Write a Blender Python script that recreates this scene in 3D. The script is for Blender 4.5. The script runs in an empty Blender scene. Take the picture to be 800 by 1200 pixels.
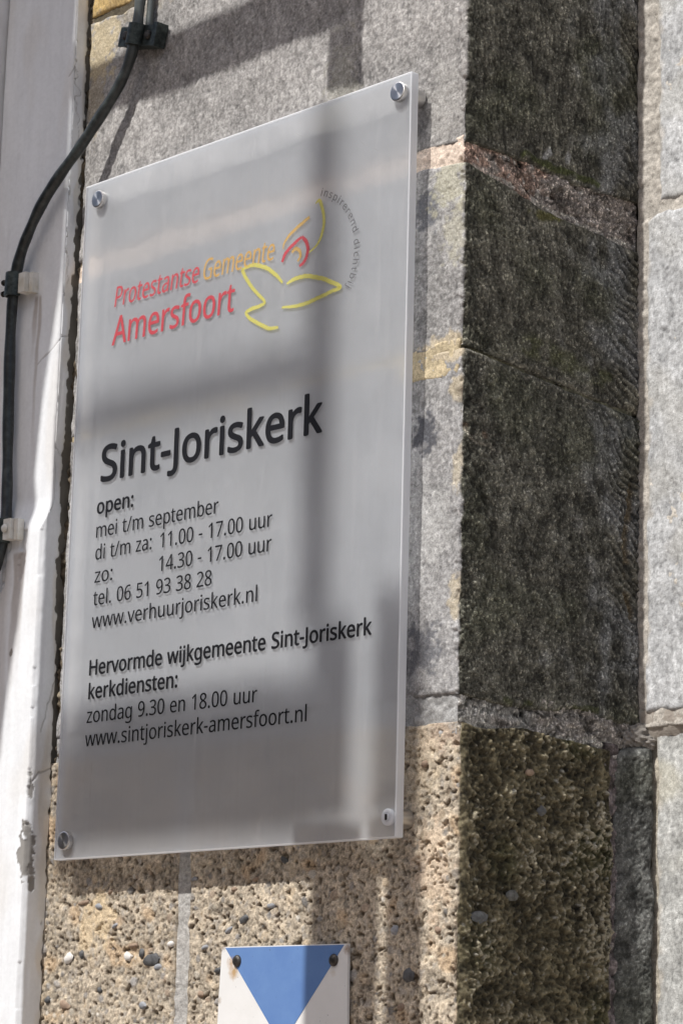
import bpy, bmesh, math, random
import numpy as np
from mathutils import Vector, Matrix

S = bpy.context.scene
COL = S.collection

# ------------------------------------------------------------------ camera
# world frame: x along the church wall, y into the wall (wall face y = 0), z up (pavement z = 0), metres
CAM = np.array([1.7555, -1.3644, 1.5971])
RW = np.array([[0.69110636, 0.13493055, 0.7100463],      # rows: world x, y, z axes written in camera axes
               [0.72230298, -0.16360753, -0.67194567],
               [0.02550501, 0.97725489, -0.2105288]])
FPX = 3098.6
cd = bpy.data.cameras.new('camera')
cam = bpy.data.objects.new('camera', cd)
COL.objects.link(cam)
cd.sensor_fit = 'VERTICAL'
cd.sensor_height = 23.5
cd.lens = FPX / 1200 * 23.5
cd.clip_start = 0.05
cd.clip_end = 2000
cam.matrix_world = Matrix(((RW[0][0], RW[0][1], RW[0][2], CAM[0]),
                           (RW[1][0], RW[1][1], RW[1][2], CAM[1]),
                           (RW[2][0], RW[2][1], RW[2][2], CAM[2]), (0, 0, 0, 1)))
cd.dof.use_dof = True
cd.dof.focus_distance = 2.02
cd.dof.aperture_fstop = 20
S.camera = cam


def up(px, py, y=0.0):
    """where the line of sight through a photo pixel meets the real plane y = const"""
    r = RW @ np.array([px - 400.0, 600.0 - py, -FPX])
    return CAM + r * ((y - CAM[1]) / r[1])


# ------------------------------------------------------------------ light
SUN_DIR = Vector((0.03, 1.0, -1.37)).normalized()
w = bpy.data.worlds.new('World')
S.world = w
w.use_nodes = True
wn = w.node_tree
for n in list(wn.nodes):
    wn.nodes.remove(n)
sky = wn.nodes.new('ShaderNodeTexSky')
sky.sky_type = 'NISHITA'
sky.sun_disc = False
sky.sun_elevation = math.radians(53.9)
sky.sun_rotation = math.radians(180)
sky.air_density = 1.0
sky.dust_density = 3.0
sky.ozone_density = 1.0
bg = wn.nodes.new('ShaderNodeBackground')
bg.inputs['Strength'].default_value = 0.10
wo = wn.nodes.new('ShaderNodeOutputWorld')
wn.links.new(sky.outputs[0], bg.inputs['Color'])
wn.links.new(bg.outputs[0], wo.inputs['Surface'])
sl = bpy.data.lights.new('sun', 'SUN')
sl.energy = 4.2
sl.angle = math.radians(0.53)
sl.color = (1.0, 0.97, 0.93)
so = bpy.data.objects.new('sun', sl)
COL.objects.link(so)
so.rotation_euler = SUN_DIR.to_track_quat('-Z', 'Y').to_euler()
S.view_settings.view_transform = 'Standard'
S.view_settings.look = 'None'
S.view_settings.gamma = 1
S.view_settings.exposure = 0.2
S.cycles.max_bounces = 10
S.cycles.transparent_max_bounces = 16
S.cycles.transmission_bounces = 8


# ------------------------------------------------------------------ object helpers
def tag(o, label=None, cat=None, group=None, kind=None):
    if label: o['label'] = label
    if cat: o['category'] = cat
    if group: o['group'] = group
    if kind: o['kind'] = kind
    return o


def empty(name, loc, label, cat, group=None):
    o = bpy.data.objects.new(name, None)
    o.location = loc
    o.empty_display_size = 0.02
    COL.objects.link(o)
    return tag(o, label, cat, group)


def link_mesh(name, me, m, parent=None, smooth=True):
    o = bpy.data.objects.new(name, me)
    COL.objects.link(o)
    if m: me.materials.append(m)
    if smooth:
        me.polygons.foreach_set('use_smooth', [True] * len(me.polygons))
    if parent:
        o.parent = parent
        o.matrix_parent_inverse = Matrix.Translation(-parent.location)
    return o


def grid_mesh(name, P, col, spk=None):
    """P (ns, nz, 3) points -> quad sheet with a colour attribute"""
    ns, nz = P.shape[:2]
    me = bpy.data.meshes.new(name)
    idx = np.arange(ns * nz).reshape(ns, nz)
    q = np.stack([idx[:-1, :-1], idx[1:, :-1], idx[1:, 1:], idx[:-1, 1:]], -1).reshape(-1, 4)
    me.vertices.add(ns * nz)
    me.vertices.foreach_set('co', P.reshape(-1).astype(np.float32))
    me.loops.add(q.size)
    me.loops.foreach_set('vertex_index', q.reshape(-1).astype(np.int32))
    me.polygons.add(len(q))
    me.polygons.foreach_set('loop_start', np.arange(0, q.size, 4, dtype=np.int32))
    me.polygons.foreach_set('loop_total', np.full(len(q), 4, dtype=np.int32))
    me.update(calc_edges=True)
    a = me.attributes.new('col', 'FLOAT_COLOR', 'POINT')
    c = np.ones((ns * nz, 4), np.float32)
    c[:, :3] = np.clip(col.reshape(-1, 3), 0.004, 0.9)
    c[:, 3] = 0 if spk is None else np.clip(spk.reshape(-1), 0, 1)
    a.data.foreach_set('color', c.reshape(-1))
    return me


def bm_obj(name, bm, m, parent=None, smooth=True, bevel=0.0, seg=2):
    if bevel:
        bmesh.ops.bevel(bm, geom=[e for e in bm.edges if e.is_manifold and e.calc_face_angle(0) > 0.6], offset=bevel,
                        segments=seg, profile=0.7, affect='EDGES')
    bmesh.ops.recalc_face_normals(bm, faces=bm.faces)
    me = bpy.data.meshes.new(name)
    bm.to_mesh(me)
    bm.free()
    o = link_mesh(name, me, m, parent, smooth)
    if smooth:
        me.set_sharp_from_angle(angle=math.radians(40))
    return o


def add_box(bm, c, d, M=None):
    vs = []
    for x in (-.5, .5):
        for y in (-.5, .5):
            for z in (-.5, .5):
                v = Vector((x * d[0], y * d[1], z * d[2]))
                if M: v = M @ v
                vs.append(bm.verts.new(Vector(c) + v))
    for f in ((0, 1, 3, 2), (4, 6, 7, 5), (0, 4, 5, 1), (2, 3, 7, 6), (0, 2, 6, 4), (1, 5, 7, 3)):
        bm.faces.new([vs[i] for i in f])


def add_lathe(bm, prof, n=40, M=None):
    """prof [(radius, height)] about local Z"""
    rings = []
    for r, h in prof:
        if r < 1e-7:
            v = Vector((0, 0, h))
            rings.append([bm.verts.new(M @ v if M else v)])
        else:
            rr = []
            for i in range(n):
                a = 2 * math.pi * i / n
                v = Vector((r * math.cos(a), r * math.sin(a), h))
                rr.append(bm.verts.new(M @ v if M else v))
            rings.append(rr)
    for a, b in zip(rings[:-1], rings[1:]):
        for i in range(n):
            j = (i + 1) % n
            if len(a) == 1 and len(b) == 1: continue
            if len(a) == 1: bm.faces.new((a[0], b[i], b[j]))
            elif len(b) == 1: bm.faces.new((a[i], a[j], b[0]))
            else: bm.faces.new((a[i], a[j], b[j], b[i]))


def catmull(pts, k=12):
    P = [np.array(p, float) for p in pts]
    P = [2 * P[0] - P[1]] + P + [2 * P[-1] - P[-2]]
    out = []
    for i in range(1, len(P) - 2):
        for j in range(k):
            t = j / k
            out.append(0.5 * ((2 * P[i]) + (-P[i - 1] + P[i + 1]) * t + (2 * P[i - 1] - 5 * P[i] + 4 * P[i + 1] - P[i + 2]) * t * t
                              + (-P[i - 1] + 3 * P[i] - 3 * P[i + 1] + P[i + 2]) * t ** 3))
    out.append(P[-2])
    return out


def add_tube(bm, pts, r, n=20):
    pts = [Vector(p) for p in pts]
    prev = None
    up_ = Vector((0, 1, 0))
    for i, p in enumerate(pts):
        t = (pts[min(i + 1, len(pts) - 1)] - pts[max(i - 1, 0)]).normalized()
        a = t.cross(up_).normalized()
        b = t.cross(a)
        rr = r(i / (len(pts) - 1)) if callable(r) else r
        ring = [bm.verts.new(p + a * rr * math.cos(2 * math.pi * k / n) + b * rr * math.sin(2 * math.pi * k / n)) for k in range(n)]
        if prev:
            for k in range(n):
                bm.faces.new((prev[k], prev[(k + 1) % n], ring[(k + 1) % n], ring[k]))
        else:
            bm.faces.new(ring[::-1])
        prev = ring
    bm.faces.new(prev)


# ------------------------------------------------------------------ material helpers
def new_mat(name):
    m = bpy.data.materials.new(name)
    m.use_nodes = True
    nt = m.node_tree
    for n in list(nt.nodes): nt.nodes.remove(n)
    out = nt.nodes.new('ShaderNodeOutputMaterial')
    return m, nt, out


def N(nt, typ, **kw):
    n = nt.nodes.new(typ)
    for k, v in kw.items():
        if k.startswith('_'): setattr(n, k[1:], v)
        else: n.inputs[k].default_value = v
    return n


def noise(nt, co, scale, detail=4, rough=0.6, dist=0.0):
    n = N(nt, 'ShaderNodeTexNoise', Scale=scale, Detail=detail, Roughness=rough, Distortion=dist)
    nt.links.new(co, n.inputs['Vector'])
    return n.outputs['Fac']


def mrange(nt, v, a, b, c, d):
    n = N(nt, 'ShaderNodeMapRange')
    nt.links.new(v, n.inputs['Value'])
    for k, x in zip(('From Min', 'From Max', 'To Min', 'To Max'), (a, b, c, d)): n.inputs[k].default_value = x
    return n.outputs['Result']


def mixc(nt, f, a, b, mode='MIX'):
    n = nt.nodes.new('ShaderNodeMix')
    n.data_type = 'RGBA'
    n.blend_type = mode
    for sock, v in ((n.inputs[0], f), (n.inputs[6], a), (n.inputs[7], b)):
        if isinstance(v, bpy.types.NodeSocket): nt.links.new(v, sock)
        elif isinstance(v, (int, float)): sock.default_value = v
        else: sock.default_value = (*v, 1)
    return n.outputs[2]


def mat_attr(name, rough=0.9, fine=1400.0, contrast=0.35, bump=0.25, spec=0.3, coarse=500.0, pits=0.0):
    """surface whose broad colour is carved into the mesh attribute; grain is procedural"""
    m, nt, out = new_mat(name)
    tc = nt.nodes.new('ShaderNodeTexCoord').outputs['Object']
    at = nt.nodes.new('ShaderNodeAttribute')
    at.attribute_name = 'col'
    g1 = noise(nt, tc, fine, 3, 0.7)
    g2 = noise(nt, tc, coarse, 4, 0.65)
    k = mrange(nt, g1, 0.3, 0.7, 1 - contrast, 1 + contrast)
    k2 = mrange(nt, g2, 0.3, 0.7, 1 - contrast * .6, 1 + contrast * .6)
    mm = N(nt, 'ShaderNodeMath', _operation='MULTIPLY')
    nt.links.new(k, mm.inputs[0])
    nt.links.new(k2, mm.inputs[1])
    cc = nt.nodes.new('ShaderNodeCombineColor')
    for i in range(3): nt.links.new(mm.outputs[0], cc.inputs[i])
    c = mixc(nt, 1.0, at.outputs['Color'], cc.outputs[0], 'MULTIPLY')
    mp = N(nt, 'ShaderNodeMapping'); mp.inputs['Scale'].default_value = (1, 1, .85)
    nt.links.new(tc, mp.inputs[0])
    g3 = mrange(nt, noise(nt, mp.outputs[0], 430, 3, .7), .33, .67, .45, 1.6)
    c = mixc(nt, at.outputs['Alpha'], c, mixc(nt, 1.0, c, g3, 'MULTIPLY'))
    s1 = mrange(nt, noise(nt, mp.outputs[0], 500, 1, .6), .58, .615, 0, 1)
    s2 = mrange(nt, noise(nt, tc, 120, 3, .6), .36, .60, .35, 1)
    sm_ = N(nt, 'ShaderNodeMath', _operation='MULTIPLY')
    nt.links.new(s1, sm_.inputs[0]); nt.links.new(s2, sm_.inputs[1])
    sn = N(nt, 'ShaderNodeMath', _operation='MULTIPLY')
    nt.links.new(sm_.outputs[0], sn.inputs[0]); nt.links.new(at.outputs['Alpha'], sn.inputs[1])
    hot = nt.nodes.new('ShaderNodeVectorMath'); hot.operation = 'SCALE'; hot.inputs['Scale'].default_value = 3.0
    nt.links.new(c, hot.inputs[0])
    pit_ = mrange(nt, noise(nt, tc, 470, 2, .7), .60, .66, 0, pits)
    c2 = mixc(nt, sn.outputs[0], c, hot.outputs[0])  # pale grains and their glints put into the colour as specks
    drk = nt.nodes.new('ShaderNodeVectorMath'); drk.operation = 'SCALE'; drk.inputs['Scale'].default_value = .42
    nt.links.new(c2, drk.inputs[0])
    c = mixc(nt, pit_, c2, drk.outputs[0])
    b = N(nt, 'ShaderNodeBsdfPrincipled', Roughness=rough)
    b.inputs['Specular IOR Level'].default_value = spec
    nt.links.new(c, b.inputs['Base Color'])
    bp = N(nt, 'ShaderNodeBump', Strength=bump, Distance=0.001)
    nt.links.new(mrange(nt, at.outputs['Alpha'], 0, 1, bump, min(1.0, bump * 3.2)), bp.inputs['Strength'])
    hh = N(nt, 'ShaderNodeMath', _operation='ADD')
    nt.links.new(g1, hh.inputs[0])
    nt.links.new(g2, hh.inputs[1])
    nt.links.new(hh.outputs[0], bp.inputs['Height'])
    nt.links.new(bp.outputs[0], b.inputs['Normal'])
    nt.links.new(b.outputs[0], out.inputs['Surface'])
    return m


def mat_plain(name, c1, c2, scale=60, rough=0.6, metal=0.0, bump=0.1, spec=0.5, lo=0.35, hi=0.65, bscale=None):
    m, nt, out = new_mat(name)
    tc = nt.nodes.new('ShaderNodeTexCoord').outputs['Object']
    n1 = noise(nt, tc, scale, 6, 0.65)
    f = mrange(nt, n1, lo, hi, 0, 1)
    b = N(nt, 'ShaderNodeBsdfPrincipled', Roughness=rough, Metallic=metal)
    b.inputs['Specular IOR Level'].default_value = spec
    nt.links.new(mixc(nt, f, c1, c2), b.inputs['Base Color'])
    bp = N(nt, 'ShaderNodeBump', Strength=bump, Distance=0.001)
    nt.links.new(noise(nt, tc, bscale or scale * 4, 4), bp.inputs['Height'])
    nt.links.new(bp.outputs[0], b.inputs['Normal'])
    nt.links.new(b.outputs[0], out.inputs['Surface'])
    return m


# ------------------------------------------------------------------ carved-sheet helpers (numpy)
def band(ns, nz, d, ls, lz, seed, ang=0.0):
    """unit-variance smooth noise, grain length ls along s and lz along z (metres), turned by ang"""
    rng = np.random.default_rng(seed)
    a = rng.standard_normal((ns, nz))
    fs = np.fft.fftfreq(ns, d)[:, None]
    fz = np.fft.rfftfreq(nz, d)[None, :]
    c, s_ = math.cos(ang), math.sin(ang)
    u = fs * c + fz * s_
    v = -fs * s_ + fz * c
    g = np.exp(-2 * (math.pi ** 2) * ((u * ls / 3) ** 2 + (v * lz / 3) ** 2))
    r = np.fft.irfft2(np.fft.rfft2(a) * g, s=(ns, nz))
    r -= r.mean()
    return r / (r.std() + 1e-9)


def r1_line(nz, d, lz, seed):
    """smooth 1-D noise of unit variance along a block's height"""
    rng = np.random.default_rng(seed)
    z = np.arange(nz) * d
    r = np.zeros(nz)
    for _ in range(14):
        r += math.sqrt(2 / 14) * np.sin(2 * math.pi * z / (lz * rng.uniform(.7, 2.4)) + rng.uniform(0, 6.3))
    return r


def sstep(x, a, b):
    t = np.clip((x - a) / (b - a), 0, 1)
    return t * t * (3 - 2 * t)


def mix3(a, b, f):
    return a * (1 - f[..., None]) + np.asarray(b, float) * f[..., None]


def seg_dist(U, V, pts):
    d = np.full(U.shape, 9.0)
    for (x0, y0), (x1, y1) in zip(pts[:-1], pts[1:]):
        dx, dy = x1 - x0, y1 - y0
        t = np.clip(((U - x0) * dx + (V - y0) * dy) / (dx * dx + dy * dy + 1e-12), 0, 1)
        d = np.minimum(d, np.hypot(U - x0 - t * dx, V - y0 - t * dy))
    return d


class Path:
    """horizontal run of a face: straight, or front - rounded arris - return"""
    def __init__(s, xL, xC, y0, yEnd=None, r=0.004):
        s.xL, s.xC, s.y0, s.yE, s.r = xL, xC, y0, yEnd, r
        if yEnd is None:
            s.L = xC - xL
            s.sc = 1e9
        else:
            s.a = xC - r - xL
            s.b = math.pi / 2 * r
            s.L = s.a + s.b + (yEnd - y0 - r)
            s.sc = s.a + s.b / 2

    def __call__(s, t):
        P = np.zeros(t.shape + (2,))
        Nn = np.zeros(t.shape + (2,))
        if s.yE is None:
            P[..., 0] = s.xL + t
            P[..., 1] = s.y0
            Nn[..., 1] = -1
            return P, Nn
        th = np.clip((t - s.a) / s.r, 0, math.pi / 2)
        Nn[..., 0] = np.sin(th)
        Nn[..., 1] = -np.cos(th)
        cx, cy = s.xC - s.r, s.y0 + s.r
        P[..., 0] = cx + s.r * np.sin(th) - np.clip(s.a - t, 0, None)
        P[..., 1] = cy - s.r * np.cos(th) + np.clip(t - s.a - s.b, 0, None)
        return P, Nn


class SidePath:
    """return face only, looking towards +x"""
    def __init__(s, x, y0, y1, dx=0.0):
        s.x, s.y0, s.L, s.sc, s.dx = x, y0, y1 - y0, -1.0, dx

    def __call__(s, t):
        P = np.stack([s.x + s.dx * t / s.L, s.y0 + t], -1)
        Nn = np.stack([np.ones(t.shape), np.zeros(t.shape)], -1)
        return P, Nn


def carve(name, path, z0, z1, fn, m, parent, d=0.001, edge=0.004, deep=0.02, rag=0.0012, seed=1, open_ends=(), post=None, nicks=1.0):
    """one stone (or mortar bed): dense sheet following the path, fn(S,Z,side)-> height, colour.
    z0/z1: constants or [(s,z)...] outlines"""
    ns = max(4, int(path.L / d) + 1)
    t = np.linspace(0, path.L, ns)
    ev = lambda z: np.full(ns, float(z)) if np.isscalar(z) else np.interp(t, [p[0] for p in z], [p[1] for p in z])
    a, b = ev(z0), ev(z1)
    nz = max(4, int((b.max() - a.min()) / d) + 1)
    v = np.linspace(0, 1, nz)
    Sg = np.repeat(t[:, None], nz, 1)
    Zg = a[:, None] + (b - a)[:, None] * v[None, :]
    r1 = (band(ns, nz, d, 0.012, 0.012, seed + 71) + band(ns, nz, d, 0.03, 0.03, seed + 72)) * rag * .6
    Z2 = Zg + r1 * 0
    dist = np.minimum(Zg - a[:, None], b[:, None] - Zg)
    if 'L' not in open_ends: dist = np.minimum(dist, Sg)
    if 'R' not in open_ends: dist = np.minimum(dist, path.L - Sg)
    dist = dist + r1
    side = sstep(Sg - path.sc + band(ns, nz, d, 0.004, 0.012, seed + 5) * 0.0005, -0.0008, 0.0012)
    h, col = fn(Sg, Z2, side, ns, nz, d)
    if path.sc < 1 and nicks:        # nicks and worn spots along the arris
        n2 = np.maximum(sstep(band(ns, nz, d, .011, .014, seed + 81), .5, 1.7), .7 * sstep(band(ns, nz, d, .005, .005, seed + 82), .7, 1.9))
        wear = .5 * r1_line(nz, d, .10, seed + 83)[None, :] + .5 * band(ns, nz, d, .02, .03, seed + 84)
        h = h - nicks * (.0024 * n2 + .0011 * wear) * np.exp(-((Sg - path.sc) / .0055) ** 2)
    e = np.clip(1 - dist / edge, 0, 1.6)
    h = h * np.clip(dist / edge, 0.15, 1) - edge * 0.7 * e ** 2
    for sl_ in ((slice(None), 0), (slice(None), -1), (0, slice(None)), (-1, slice(None))):
        h[sl_] = -deep
    P2, N2 = path(Sg)
    P = np.zeros((ns, nz, 3))
    P[..., 0] = P2[..., 0] + N2[..., 0] * h
    P[..., 1] = P2[..., 1] + N2[..., 1] * h
    P[..., 2] = Z2
    if post: P = post(P)
    me = grid_mesh(name, P, col, getattr(fn, 'spk', None))
    return link_mesh(name, me, m, parent)

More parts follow.
